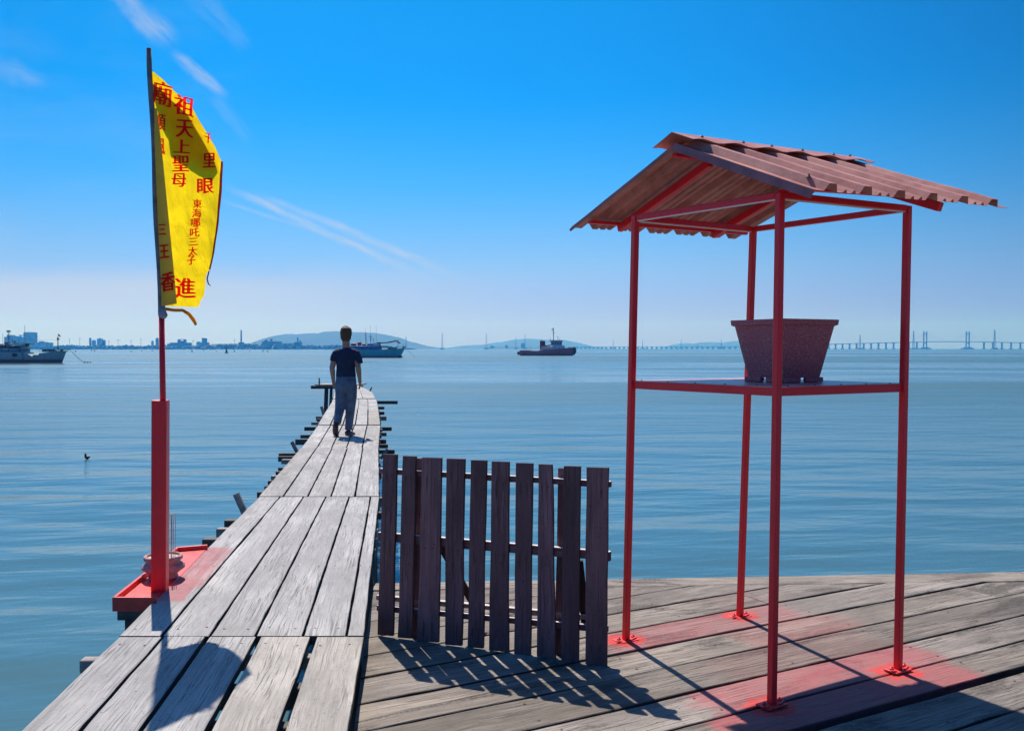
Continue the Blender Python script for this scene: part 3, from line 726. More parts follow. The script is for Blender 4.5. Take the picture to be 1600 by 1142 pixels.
# timber/steel under the sheets
def rafter(a, b, w=.03, h=.04, nm='rafter', m_=None):
    bm = BM(); bar(bm, a, b, w, h, up=(0, 0, 1)); return bev(from_bm(nm, bm, m_ or M_red, sh), .003, 1)
def slope_pt(T0, T1, E0, E1, s, t, d): return T0.lerp(T1, s).lerp(E0.lerp(E1, s), t) - Vector((0, 0, d))
for s in (.20, .76):
    rafter(slope_pt(G0, G1, A0, A1, s, .04, .03), slope_pt(G0, G1, A0, A1, s, .87, .024))
    rafter(slope_pt(G0, G1, C0, C1, s, .04, .03), slope_pt(G0, G1, C0, C1, s, .66 if s < .5 else .86, .024))
rafter(slope_pt(G0, G1, A0, A1, .03, .86, .004), slope_pt(G0, G1, A0, A1, .97, .86, .004), .03, .018, 'purlin')
rafter(slope_pt(G0, G1, A0, A1, .03, .06, .004), slope_pt(G0, G1, A0, A1, .97, .06, .004), .03, .018, 'purlin')
rafter(slope_pt(G0, G1, C0, C1, .03, .10, .004), slope_pt(G0, G1, C0, C1, .97, .10, .004), .03, .018, 'purlin')
rafter(slope_pt(G0, G1, C0, C1, .03, .84, .004), slope_pt(G0, G1, C0, C1, .80, .72, .004), .03, .018, 'purlin')
# gable edge boards
for (E0, nn) in ((C0, n_near), (A0, n_far)):
    bm = BM(); a = G0 - ex * .008; b = E0 - ex * .008
    bar(bm, a + Vector((0, 0, .004)), b + Vector((0, 0, .004)), .008, .036 if E0 is C0 else .012); from_bm('gable_edge', bm, M_trim, sh)

# ------------------------------------------------------------------ planter on the shelf
pc = atd(1224, 598, 4.42); pc.z = ZS + .006
pot = thing('square_planter', 'empty speckled maroon square planter standing corner first on the red shelf', 'planter', pc)
m_, T, p, out = mat('speckled_maroon_plaster')
co = T.n('ShaderNodeTexCoord').outputs['Object']
v_ = T.n('ShaderNodeTexVoronoi', ins={'Vector': co, 'Scale': 150.0}); nz = T.noise(co, 170, 3); nb_ = T.noise(co, 6, 4)
c_ = T.mix(T.step(nz, .46, .66), (.42, .085, .10), (.66, .27, .27)); c_ = T.mix(T.step(nb_, .35, .7, 0, .4), c_, (.56, .085, .11))
T.put(p, 'Base Color', c_); p.inputs['Roughness'].default_value = .6
b_ = T.n('ShaderNodeBump', ins={'Strength': .9, 'Distance': .003, 'Height': nz}); T.put(p, 'Normal', b_.outputs[0]); M_pot = m_
def sq_ring(bm, r, z, ang, rnd=.012):
    vs = []
    for k in range(4):
        for dd in (-1, 0, 1):
            a = ang + math.pi / 4 + k * math.pi / 2; c = Vector((math.cos(a), math.sin(a), 0)) * r
            tdir = Vector((-math.sin(a), math.cos(a), 0))
            vs.append(bm.verts.new(pc + c - Vector((math.cos(a), math.sin(a), 0)) * (rnd if dd else rnd * .3) + tdir * dd * rnd + Vector((0, 0, z))))
    return vs
def sq_loft(bm, prof, ang, close=True):
    rs = [sq_ring(bm, r, z, ang) for r, z in prof]
    for P, Q in zip(rs, rs[1:]):
        for k in range(12): bm.faces.new((P[k], P[(k + 1) % 12], Q[(k + 1) % 12], Q[k]))
    if close: bm.faces.new(rs[0][::-1]); bm.faces.new(rs[-1])
HP = .295; PA = R(28)
bm = BM(); sq_loft(bm, [(.168, .022), (.232, HP - .03), (.222, HP - .03), (.160, .05)], PA); from_bm('body', bm, M_pot, pot)
bm = BM(); sq_loft(bm, [(.236, HP - .03), (.250, HP - .024), (.253, HP - .002), (.250, HP), (.226, HP), (.222, HP - .03)], PA, False); from_bm('rim', bm, M_pot, pot)
for k in range(4):   # skirt feet with an arched gap in each side
    bm = BM(); a = PA + math.pi / 4 + k * math.pi / 2; c = Vector((math.cos(a), math.sin(a), 0)) * .176
    for sgn in (-1, 1):
        e = Vector((math.cos(a + sgn * math.pi * 3 / 4), math.sin(a + sgn * math.pi * 3 / 4), 0))
        bar(bm, pc + c + Vector((0, 0, .012)), pc + c * .97 + e * .105 + Vector((0, 0, .012)), .02, .0236)
    bev(from_bm('foot', bm, M_pot, pot), .005, 2)

# ------------------------------------------------------------------ altar tray at the jetty edge
tray_c = [at(175, 934, .15), at(243, 934, .15), at(324, 851, .15), at(276, 855, .15)]
tray = thing('altar_tray', 'shallow bright red wooden tray fixed along the left edge of the jetty', 'tray', sum(tray_c, Vector()) / 4 - Vector((0, 0, .05)))
bm = BM()
a, b, c, d_ = tray_c
def prism(bm, pts, z0, z1):
    lo = [bm.verts.new((p.x, p.y, z0)) for p in pts]; hi = [bm.verts.new((p.x, p.y, z1)) for p in pts]
    n = len(pts); bm.faces.new(lo[::-1]); bm.faces.new(hi)
    for i in range(n): bm.faces.new((lo[i], lo[(i + 1) % n], hi[(i + 1) % n], hi[i]))
tc_ = sum(tray_c, Vector()) / 4; prism(bm, [tc_ + (p - tc_) * .965 for p in tray_c], .098, .124); bev(from_bm('tray_floor', bm, M_redflat, tray), .002, 1)
for (p, q2, w) in ((a, b, .02), (d_, c, .02), (a, d_, .02)):
    bm = BM(); ctr_ = sum(tray_c, Vector()) / 4; dd = (q2 - p).normalized(); n = Vector((-dd.y, dd.x, 0)); n = n if n.dot(ctr_ - p) > 0 else -n
    bar(bm, Vector((p.x, p.y, .115)) + n * .009, Vector((q2.x, q2.y, .115)) + n * .009, .018, .078 if w else .05); bev(from_bm('tray_lip', bm, M_redflat, tray), .003, 2)
for k, (t_, ww) in enumerate(((.05, .12), (.3, .08), (.62, .08), (.93, .08))):
    bm = BM(); p = a.lerp(d_, t_); q2 = b.lerp(c, t_); dd = (q2 - p).normalized()
    bar(bm, Vector((p.x, p.y, .062)) + dd * .03, Vector((q2.x, q2.y, .062)) + dd * .02, ww, .07); from_bm('bearer', bm, M_beam, tray)
    bm2 = BM(); bar(bm2, Vector((p.x, p.y, -.005)) + dd * .07, Vector((q2.x, q2.y, -.005)) + dd * .05, ww, .06); from_bm('bearer', bm2, M_beam, tray)

# ------------------------------------------------------------------ flag pole
pb = at(250, 921, .125)
fp = thing('flag_pole', 'tall flag pole in a square red post flying a yellow temple flag with red writing', 'flag pole', pb)
PR = F / pb.y
hgt = lambda py: HC + (HOR - py) / PR + .0
bw = .082
bt = atd(251, 625, pb.y)
bm = BM(); rz = R(-8)
bar(bm, Vector((pb.x, pb.y, .124)), Vector((bt.x, bt.y, bt.z)), bw, bw, up=(math.sin(rz), math.cos(rz), 0)); bev(from_bm('post_casing', bm, M_red, fp), .004, 2)
M_bam = plain('grey_weathered_bamboo', (.17, .15, .16), .6, var=.35, scale=14, bump=.4, spec=.4)
p_mid = atd(252.5, 492, pb.y); p_top = atd(233, 76, pb.y)
bm = BM(); tube(bm, [bt - Vector((0, 0, .2)) + Vector((.012, 0, 0)), atd(254.5, 620, pb.y), p_mid], [.018, .0165, .0155], 14); from_bm('lower_pole', bm, M_red, fp)
bm = BM(); npt = 12
pts = [p_mid.lerp(p_top, t / npt) + Vector((.004 * math.sin(t), 0, 0)) for t in range(npt + 1)]
tube(bm, pts, [.019 - .005 * t / npt for t in range(npt + 1)], 12)
from_bm('bamboo_pole', bm, M_bam, fp)
# cloth
Y0 = pb.y; fdx, fdy = .72, .694
FP0 = Vector((at(250, 921, .125).x + .0, Y0, 0)); fdirv = Vector((fdx, fdy, 0)); fnorm = Vector((-fdy, fdx, 0))  # away from the viewer
def cloth(px, py, off=0.0, fold=True):
    d = ray(px, py); t = (FP0 - CAMP).dot(fnorm) / d.dot(fnorm); p = CAMP + d * t
    a = (p - FP0).dot(fdirv)
    w = 0
    if fold:
        w = .010 * math.sin(a * 17 + (p.z - 2) * 1.6) + .005 * math.sin(a * 36 - p.z * 3.1) + .010 * noise.noise((a * 7, p.z * 3.5, 2)) + .005 * noise.noise((a * 25, p.z * 12, 7))
        w *= min(1, max(0, (a + .06) / .12))
    return p + fnorm * (off + w)
def inside(p, poly):
    r = False; n = len(poly)
    for i in range(n):
        (x1, y1), (x2, y2) = poly[i], poly[(i + 1) % n]
        if (y1 > p[1]) != (y2 > p[1]) and p[0] < (x2 - x1) * (p[1] - y1) / (y2 - y1) + x1: r = not r
    return r
def strip_cloth(left, right, off, n=70, mcols=18, foldf=True):
    """cloth between two pixel curves (lists of (x,y) in the same order)"""
    def samp(c, t):
        Ls = [math.hypot(b[0] - a[0], b[1] - a[1]) for a, b in zip(c, c[1:])]; tot_ = sum(Ls) * t
        for (a, b), l in zip(zip(c, c[1:]), Ls):
            if tot_ <= l + 1e-9: return (a[0] + (b[0] - a[0]) * tot_ / l, a[1] + (b[1] - a[1]) * tot_ / l)
            tot_ -= l
        return c[-1]
    bm = BM(); rows = []
    for j in range(n + 1):
        l = samp(left, j / n); r = samp(right, j / n)
        rows.append([bm.verts.new(cloth(l[0] + (r[0] - l[0]) * i / mcols, l[1] + (r[1] - l[1]) * i / mcols, off, foldf)) for i in range(mcols + 1)])
    for P, Q in zip(rows, rows[1:]):
        for i in range(mcols): f = bm.faces.new((P[i], P[i + 1], Q[i + 1], Q[i])); f.smooth = True
    return bm
def cloth_mat(name, col, tr=.6, var=.12):
    m_, T, p, out = mat(name); co = T.n('ShaderNodeTexCoord').outputs['Object']
    nz = T.noise(co, 10, 4); c_ = T.mix(T.step(nz, .3, .7), tuple(c * (1 - var) for c in col), col)
    T.put(p, 'Base Color', c_); p.inputs['Roughness'].default_value = .8; p.inputs['Specular IOR Level'].default_value = .2
    tb = T.n('ShaderNodeBsdfTranslucent'); T.put(tb, 0, c_)
    bp = T.n('ShaderNodeBump', ins={'Strength': .9, 'Distance': .012, 'Height': T.noise(T.v('MULTIPLY', co, (16, 16, 7)), 1.0, 4, .55, .8)}); T.put(p, 'Normal', bp.outputs[0]); T.put(tb, 'Normal', bp.outputs[0])
    mx = T.n('ShaderNodeMixShader'); mx.inputs[0].default_value = tr
    T.t.links.new(p.outputs[0], mx.inputs[1]); T.t.links.new(tb.outputs[0], mx.inputs[2]); T.t.links.new(mx.outputs[0], out.inputs[0]); return m_
M_flag = cloth_mat('yellow_flag_cloth', (.97, .66, .010), .78)
M_flag2 = cloth_mat('doubled_shaded_flag_cloth', (.66, .49, .07), .14)  # same yellow cloth, doubled; shade of the folds put into its darker colour
M_ink = cloth_mat('red_flag_print', (1.0, .018, .03), .72)
M_edge = cloth_mat('maroon_flag_hem', (.30, .03, .03), .4)
M_ash = plain('grey_rag', (.28, .29, .36), .9, var=.3)
mainL = [(238, 112), (238, 180), (242, 260), (246, 340), (249, 420), (253, 478)]
mainR = [(241, 113), (262, 132), (297, 167), (319, 201), (336, 230), (347, 252), (346, 300), (341, 350), (334, 390), (329, 416), (320, 432), (319, 450), (317, 462), (311, 472), (309, 480)]
flag = from_bm('flag', strip_cloth(mainL, mainR, 0, 130, 44), M_flag, fp)
backL = [(240, 116), (247, 150), (256, 182), (268, 205), (272, 232), (292, 248), (314, 262), (334, 268)]
backR = [(241, 115), (262, 134), (297, 169), (312, 190), (322, 208), (334, 230), (342, 246), (345, 256)]
from_bm('folded_corner', strip_cloth(backL, backR, .035, 50, 16), M_flag2, flag)
flapL = [(236, 172), (236, 220), (239.5, 300), (243, 380), (246, 440), (247, 479)]
flapR = [(240, 172), (246, 220), (253, 290), (259, 350), (266, 420), (271, 475)]
from_bm('folded_flap', strip_cloth(flapL, flapR, -.045, 50, 8, False), M_flag2, flag)
bm = strip_cloth([(346, 252), (343.5, 300), (338, 350), (331, 395), (325, 420)], [(349.5, 253), (348, 300), (342, 350), (334.5, 395), (327, 424)], -.003, 30, 3)
from_bm('hem', bm, M_edge, flag)
bm = BM(); tube(bm, [cloth(325, 424, -.004), cloth(321, 436, -.01), cloth(323, 444, -.01), cloth(327, 447, -.01)], [.004, .004, .004, .002], 6); from_bm('loose_thread', bm, M_edge, flag); bm = BM()
tube(bm, [cloth(255, 483, -.03, 0), cloth(270, 485, -.02, 0), cloth(283, 485, -.02, 0), cloth(293, 491, -.02, 0), cloth(300, 500, -.02, 0), cloth(304, 508, -.02, 0)], [(.002, .009), (.002, .009), (.002, .009), (.002, .011), (.002, .012), (.002, .008)], 8)
from_bm('ribbon', bm, cloth_mat('orange_ribbon', (.9, .42, .02), .5), flag)
bm = BM(); q0 = atd(253, 480, Y0 - .01)
tube(bm, [atd(252.5, 478, Y0), atd(253, 486, Y0), atd(255, 494, Y0), atd(256, 498, Y0)], [.019, .022, .026, .012], 12); from_bm('knot_cloth', bm, M_ash, fp)
# lettering
CH = [('廟', 253, 147, 31, 40, -9), ('祖', 286, 166, 30, 34, -10), ('順', 250, 191, 19, 27, -4), ('風', 249.5, 229, 17, 27, -3), ('天', 287, 202, 25, 30, -4), ('上', 283, 229.5, 24, 26, -3),
      ('聖', 281.5, 256, 24, 27, 0), ('母', 278.5, 282, 21, 23, 0), ('千', 325, 216, 13, 18, -12), ('里', 326, 251, 21, 24, 2), ('眼', 320, 291, 26, 26, 2),
      ('東', 307.5, 318.5, 13.5, 14.5, 0), ('海', 306.5, 333.5, 14.5, 15, 0), ('哪', 304.5, 348.5, 14.5, 15, 2), ('吒', 303, 363.5, 14.5, 15, 2), ('三', 301, 378, 14, 14, 3), ('太', 300, 393, 14, 15, 3), ('子', 297.5, 407, 13, 15, 3), ('進', 288.5, 450, 31, 34, 0)]
CF = [('香', 256.5, 441, 23, 32, 6), ('王', 250.5, 394, 16, 22, 4), ('三', 247.5, 360, 12, 20, 3), ('母', 257, 313, 0.01, 0.01, 0)]
def glyphs(chars, off, fold, name, parent):
    for (ch, cx, cy, w, h, rot) in chars:
        if w < 1: continue
        bm = BM()
        cu = bpy.data.curves.new('glyph', 'FONT'); cu.body = ch; cu.offset = 0.0; cu.resolution_u = 3
        ob = bpy.data.objects.new('glyph', cu); COL.objects.link(ob); bpy.context.view_layer.update()
        me = bpy.data.meshes.new_from_object(ob.evaluated_get(bpy.context.evaluated_depsgraph_get()))
        COL.objects.unlink(ob); bpy.data.objects.remove(ob); bpy.data.curves.remove(cu)
        if not me.vertices: continue
        xs = [v.co.x for v in me.vertices]; ys = [v.co.y for v in me.vertices]
        mx_, my = (min(xs) + max(xs)) / 2, (min(ys) + max(ys)) / 2; sx = w / (max(xs) - min(xs)) ; sy = h * .92 / max(.3, (max(ys) - min(ys)))
        if ch in '三上': sy = h * .8 / (max(ys) - min(ys))
        ca, sa = math.cos(R(rot)), math.sin(R(rot)); vs = []
        for v in me.vertices:
            x = (v.co.x - mx_) * sx; y = -(v.co.y - my) * sy
            x, y = x * ca + y * sa * .3, -x * sa * 1.6 + y * ca
            px, py = cx + x * .95, cy + y
            if not fold: px = max(px, 239 + (py - 300) * .042)
            vs.append((px, py))
        bold = min(w, h) * .036
        for q_, (bx, by) in enumerate(((-bold, -bold * .3), (bold, bold * .3))):
            vv_ = [bm.verts.new((x + bx, y + by, q_ * .0005)) for x, y in vs]
            for pl in me.polygons:
                try: bm.faces.new([vv_[i] for i in pl.vertices])
                except ValueError: pass
        bpy.data.meshes.remove(me)
        bmesh.ops.triangulate(bm, faces=bm.faces[:])
        for _ in range(4):
            es = [e for e in bm.edges if e.calc_length() > 2.2]
            if not es: break
            bmesh.ops.subdivide_edges(bm, edges=es, cuts=1); bmesh.ops.triangulate(bm, faces=bm.faces[:])
        for v in bm.verts: v.co = cloth(v.co.x, v.co.y, off - v.co.z, fold)
        from_bm(name, bm, M_ink, parent)
glyphs(CH, -.006, True, 'written_character', flag)
glyphs(CF, -.051, False, 'written_character', flag)

# ------------------------------------------------------------------ incense urn and sticks
M_urn = plain('dusty_pink_stone', (.42, .22, .22), .85, var=.35, scale=22, bump=.8, bscale=70)
M_ashes = plain('pale_incense_ash', (.45, .41, .38), .95, var=.3, scale=60, bump=.8)
uc = at(255.5, 903, .126)
urn = thing('incense_urn', 'round dusty pink stone incense urn on the red tray behind the post', 'urn', uc)
us = F / uc.y
bm = BM(); lathe(bm, uc, [(0, 0), (.075, 0), (.085, .012), (.078, .028), (.098, .045), (.122, .062), (.122, .080), (.104, .092), (.094, .100), (.100, .108), (.110, .116), (.112, .134), (.104, .140), (.094, .138), (.092, .128)], 36); from_bm('bowl', bm, M_urn, urn)
bm = BM(); lathe(bm, uc, [(.0915, .126), (.06, .131), (.03, .128), (0, .133)], 24); from_bm('ash', bm, M_ashes, urn)
M_stick = plain('pale_incense_stick', (.45, .33, .27), .8)
for i, (px0, px1, ty, r_) in enumerate(((267.5, 267.8, 803, .0038), (269.5, 270.5, 802, .002), (271.5, 273.8, 801, .0018))):
    b0 = Vector((atd(px0, 870, uc.y).x, uc.y + .01 * i, uc.z + .1285)); t0 = atd(px1, ty, uc.y + .01 * i)
    bm = BM(); tube(bm, [b0, b0.lerp(t0, .5) + Vector((.002, 0, 0)), t0], [r_, r_, r_], 6)
    o = from_bm('incense_stick', bm, M_stick, origin=b0)
    tag(o, ['thickest upright incense stick burning low in the pink urn, nearest the red post', 'thin upright incense stick in the urn, the middle one of three', 'thin incense stick leaning right in the urn, farthest from the red post'][i], 'incense stick', 'incense sticks in the urn')

# ------------------------------------------------------------------ person
def person():
    base = at(541, 680, ZW)
    k = F / base.y
    S = lambda px, py, yy=0.0: Vector((base.x + (px - 541) / k, base.y + yy, ZW + (680 - py) / k))
    pr = thing('person', 'man in navy T-shirt and blue trousers walking away along the jetty', 'person', base)
    def remesh(o, v, sm=3):
        m_ = o.modifiers.new('remesh', 'REMESH'); m_.mode = 'VOXEL'; m_.voxel_size = v; m_.use_smooth_shade = True
        if sm: s = o.modifiers.new('smooth', 'SMOOTH'); s.iterations = sm; s.factor = .5
    skin = plain('tanned_skin', (.44, .21, .14), .55, var=.12); hairm = plain('dark_brown_hair', (.13, .055, .028), .7, var=.5, scale=60, bump=.9, bscale=160, spec=.35)
    shirt = plain('navy_cotton', (.014, .022, .062), .85, var=.3, scale=14, bump=.5, bscale=22)
    jean = plain('faded_blue_denim', (.105, .135, .20), .85, var=.3, scale=12, bump=.6, bscale=20)
    shoe = plain('dark_brown_shoe', (.035, .022, .022), .6, var=.3)
    # body
    bm = BM()
    tube(bm, [S(541.5, 592), S(541.5, 575), S(541.5, 560), S(541.5, 550), S(541.5, 544.5)], [(.13, .09), (.13, .095), (.15, .10), (.14, .09), (.06, .055)], 16)
    tube(bm, [S(541.5, 548), S(541.5, 540), S(541.5, 530)], [.066, .060, .060], 14)
    hc = S(541.5, 522, .01)
    tube(bm, [hc + Vector((0, .02, -.125)), hc + Vector((0, .015, -.10)), hc + Vector((0, .005, -.05)), hc, hc + Vector((0, 0, .05)), hc + Vector((0, 0, .085)), hc + Vector((0, 0, .105))], [(.03, .045), (.052, .075), (.068, .09), (.075, .098), (.070, .092), (.048, .065), (.015, .02)], 18)
    for sg in (-1, 1): tube(bm, [hc + Vector((sg * .072, .005, -.03)), hc + Vector((sg * .085, -.005, .0)), hc + Vector((sg * .078, -.002, .022))], [.008, .012, .008], 8)
    tube(bm, [hc + Vector((0, .085, -.01)), hc + Vector((0, .112, -.04)), hc + Vector((0, .088, -.05))], [.008, .014, .008], 8)   # nose
    def arm(sh_, el, wr, sgn, tip):
        tube(bm, [sh_, sh_.lerp(el, .5), el, el.lerp(wr, .35), wr], [.056, .050, .043, .041, .028], 12)
        d = (tip - wr).normalized(); palm = wr + d * .05
        tube(bm, [wr, wr + d * .03, palm + d * .045], [(.026, .032), (.027, .046), (.022, .046)], 12)
        for i in range(4):
            o_ = Vector((0, (i - 1.5) * .022, 0)); Lf = (.066, .080, .074, .056)[3 - i]
            r0 = palm + d * .035 + o_; c = Vector((-sgn * .014, 0, 0))
            tube(bm, [r0, r0 + d * Lf * .45 + c * .3, r0 + d * Lf * .8 + c * 1.2, r0 + d * Lf + c * 2], [.0105, .0098, .009, .007], 8)
        t0 = wr + d * .025 + Vector((0, .03, 0))
        tube(bm, [t0, t0 + d * .03 + Vector((-sgn * .006, .018, 0)), t0 + d * .06 + Vector((-sgn * .014, .02, 0))], [.011, .010, .007], 8)
    arm(S(525.5, 552), S(520, 574, -.03), S(520.5, 594, .04), -1, S(521.5, 606, .06))
    arm(S(557.5, 552), S(561, 574, -.04), S(562.5, 592, .0), 1, S(563.3, 605, .02))
    tube(bm, [S(536, 590), S(533.6, 620), S(532, 636, -.02), S(530.4, 650, -.10), S(528.6, 666, -.16)], [.06, .05, .045, .035, .03], 12)
    tube(bm, [S(547, 590), S(548.5, 620, .02), S(547, 636, .04), S(545.5, 655, .05), S(544, 674, .05)], [.06, .05, .045, .035, .03], 12)
    o = from_bm('body', bm, skin, pr); remesh(o, .0055, 2)
    # hair
    bm = BM()
    tube(bm, [hc + Vector((0, -.030, -.110)), hc + Vector((0, -.03, -.075)), hc + Vector((0, -.018, -.01)), hc + Vector((0, -.008, .04)), hc + Vector((0, 0, .085)), hc + Vector((0, .0, .118)), hc + Vector((.006, .0, .135))], [(.052, .055), (.080, .078), (.088, .096), (.092, .106), (.084, .098), (.052, .064), (.020, .022)], 28)
    rnd = random.Random(3)
    for i in range(130):
        a = rnd.uniform(0, 6.28); r_ = rnd.uniform(0, .06); q = hc + Vector((r_ * math.cos(a), r_ * math.sin(a), .10 - r_ * .35))
        tube(bm, [q, q + Vector((math.cos(a) * .020, math.sin(a) * .020, .020))], [.010, .002], 5)
    o = from_bm('hair', bm, hairm, pr); remesh(o, .005, 1)
    # shirt
    bm = BM()
    tube(bm, [S(541, 588.5), S(541, 584), S(541, 574), S(541.3, 562), S(541.5, 553), S(541.5, 548), S(541.5, 544.6), S(541.5, 543)], [(.160, .112), (.158, .112), (.148, .108), (.162, .118), (.178, .112), (.168, .10), (.125, .085), (.07, .062)], 24)
    tube(bm, [S(531, 549), S(526, 552, 0), S(523.6, 558, -.006), S(522.4, 564.5, -.012)], [.058, .066, .070, .062], 14)
    tube(bm, [S(552, 549), S(557, 552, 0), S(560, 559, -.006), S(562, 568, -.015)], [.058, .066, .070, .062], 14)
    o = from_bm('tshirt', bm, shirt, pr); remesh(o, .007, 3)
    # trousers
    bm = BM()
    tube(bm, [S(541, 586), S(541, 592), S(541, 602, -.01), S(541, 612, -.0)], [(.150, .105), (.162, .118), (.172, .128), (.165, .115)], 22)
    tube(bm, [S(533.8, 602), S(533.4, 620), S(532, 636, -.02), S(530.5, 650, -.10), S(529.5, 660, -.145)], [(.098, .105), (.095, .10), (.082, .09), (.066, .075), (.062, .07)], 16)
    tube(bm, [S(549, 602), S(548.5, 620, .02), S(547, 636, .04), S(545.5, 655, .05), S(544, 672, .04)], [(.098, .105), (.092, .10), (.080, .088), (.066, .075), (.060, .075)], 16)
    o = from_bm('trousers', bm, jean, pr); remesh(o, .007, 3)
    # belt seam and pocket marks
    bm = BM(); bar(bm, S(549, 592.8, -.135), S(556, 593.2, -.10), .004, .006); from_bm('pocket_seam', bm, shirt, pr)
    # shoes: the left heel is lifted, the right foot is flat and turned out a little
    bm = BM()
    tube(bm, [S(529, 657, -.15), S(528, 664, -.19), S(527, 672, -.15), S(526.5, 677.6, -.09), S(526.5, 679.2, -.02)], [(.045, .04), (.046, .045), (.048, .036), (.050, .026), (.035, .012)], 14)
    o = from_bm('shoe', bm, shoe, pr); remesh(o, .006, 2)
    bm = BM()
    tube(bm, [S(541.5, 676.5, -.04), S(543.5, 675.2, 0), S(546, 677, .08), S(548.5, 678.2, .16), S(549.5, 679, .20)], [(.030, .03), (.042, .044), (.044, .032), (.046, .022), (.028, .012)], 14)
    o = from_bm('shoe', bm, shoe, pr); remesh(o, .006, 2)
    bm = BM(); prism(bm, [S(540.2, 680, -.07), S(545.5, 680, -.07), S(552.8, 680, .16), S(551, 680, .22), S(546.5, 680, .2)], ZW + .002, ZW + .018); from_bm('shoe_sole', bm, plain('grey_rubber_sole', (.16, .15, .16), .7), o)
    return pr
person()


# ------------------------------------------------------------------ bird
def bird():
    q = at(137, 717, WATER); k = F / q.y
    b = thing('water_bird', 'small black bird floating alone on the calm water left of the flag post', 'bird', q)
    bm = BM(); m_ = plain('black_feathers', (.012, .012, .016), .6)
    P = lambda x, z, y=0: q + Vector((x, y, z))
    tube(bm, [P(.05, .075, .07), P(.035, .06, .03), P(0, .04, 0), P(-.03, .05, -.04), P(-.045, .08, -.05), P(-.04, .13, -.05), P(-.038, .165, -.055), P(-.038, .18, -.065)], [.006, .03, .052, .05, .036, .028, .028, .014], 12)
    tube(bm, [P(-.038, .172, -.07), P(-.04, .168, -.12)], [.008, .003], 6)
    o = from_bm('body', bm, m_, b)
    s = o.modifiers.new('sub', 'SUBSURF'); s.levels = 1; s.render_levels = 2
bird()


# ------------------------------------------------------------------ distant things (metres from their own distance)
HZ = lambda c, v=.25: plain('mat_%d' % len(bpy.data.materials), c, .8, var=v, scale=.4)
class Far:
    """builder at one distance: picture-row/column sizes become metres at that distance"""
    def __init__(s, name, label, cat, px, dist, group=None, base_y=None, struct=False):
        s.dist = dist; s.k = F / dist; s.px = px
        s.o = thing(name, label, cat, (atd(px, HOR, dist).x, dist, WATER), group)
        s.wl = HOR + (HC - WATER) * s.k
    def X(s, px): return (px - 800) / F * s.dist
    def Z(s, py): return HC + (HOR - py) / s.k
    def P(s, px, py, y=0): return Vector((s.X(px), s.dist + y, s.Z(py)))
    def box(s, bm, x0, x1, yt, yb, hw, yc=0, mi=0):
        box(bm, ((s.X(x0) + s.X(x1)) / 2, s.dist + yc, (s.Z(yt) + s.Z(yb)) / 2), (abs(s.X(x1) - s.X(x0)), 2 * hw, abs(s.Z(yt) - s.Z(yb))), mi=mi)
    def part(s, name, boxes, m_, parent=None, bevel=0):
        if name in ('deck_gear', 'net_pile', 'foredeck_gear', 'upper_house', 'mast_crossbar', 'mast_head', 'tank', 'low_gunwale', 'awning') and len(boxes) > 1:
            for b_ in boxes: o = s.part(name, [b_], m_, parent, bevel)
            return o
        bm = BM()
        for b_ in boxes: s.box(bm, *b_)
        o = from_bm(name, bm, m_, parent or s.o)
        if bevel: bev(o, bevel, 2)
        return o
    def line(s, name, pts, r, m_, parent=None, seg=6):
        bm = BM(); tube(bm, [s.P(*p) for p in pts], r, seg); return from_bm(name, bm, m_, parent or s.o)

def hull(fr, stations, m_, beam, name='hull', bottom=None):
    """stations: (px, sheer_row, half-beam fraction, rake) along the boat, waterline at fr.wl"""
    bm = BM(); rings = []
    for (px, ys, hb, low) in stations:
        zs = fr.Z(ys); zw = WATER - .5; x = fr.X(px); xl = fr.X(low); B = beam * hb
        pr_ = [(0, 1.0), (.35, 1.0), (.55, .98), (.78, .90), (1.0, .70)]
        L_ = []; R_ = []
        for t, w in pr_:
            z = zs + (zw - zs) * t; xx = x + (xl - x) * t
            L_.append(bm.verts.new((xx, fr.dist - B * w, z))); R_.append(bm.verts.new((xx, fr.dist + B * w, z)))
        rings.append(L_ + R_[::-1])
    for P, Q in zip(rings, rings[1:]):
        for k in range(len(P)):
            f = bm.faces.new((P[k], P[(k + 1) % len(P)], Q[(k + 1) % len(P)], Q[k]))
    bm.faces.new(rings[0][::-1]); bm.faces.new(rings[-1])
    return from_bm(name, bm, m_, fr.o)
def hull_mat(name, top, boot, z0, streaks=(.12, .06, .05), amt=.5):
    m_, T, p, out = mat(name); pos = T.n('ShaderNodeNewGeometry').outputs['Position']
    sp = T.n('ShaderNodeSeparateXYZ'); T.put(sp, 0, pos)
    nz = T.noise(T.v('MULTIPLY', pos, (1.6, 1.0, .25)), 1.0, 5, .6)
    c_ = T.mix(T.m('MULTIPLY', T.step(nz, .5, .72), amt), top, streaks)
    c_ = T.mix(T.step(sp.outputs[2], z0 - .02, z0 + .02, 1, 0), c_, boot)
    T.put(p, 'Base Color', c_); p.inputs['Roughness'].default_value = .6; return m_
M_white = plain('boat_white', (.6, .6, .58), .6, scale=1); M_grey = plain('boat_grey', (.20, .25, .29), .6, scale=1); M_dark = plain('boat_dark', (.025, .03, .035), .6, scale=1)
M_green = plain('boat_green', (.03, .16, .14), .6, scale=1); M_mast = plain('mast_grey', (.18, .18, .18), .6, scale=1); M_orange = plain('boat_orange', (.45, .14, .05), .7, scale=1)
M_blue = plain('boat_blue', (.02, .12, .36), .55, scale=1); M_teal = plain('boat_teal', (.05, .30, .36), .6, scale=1); M_glass = plain('dark_window', (.01, .015, .02), .2)

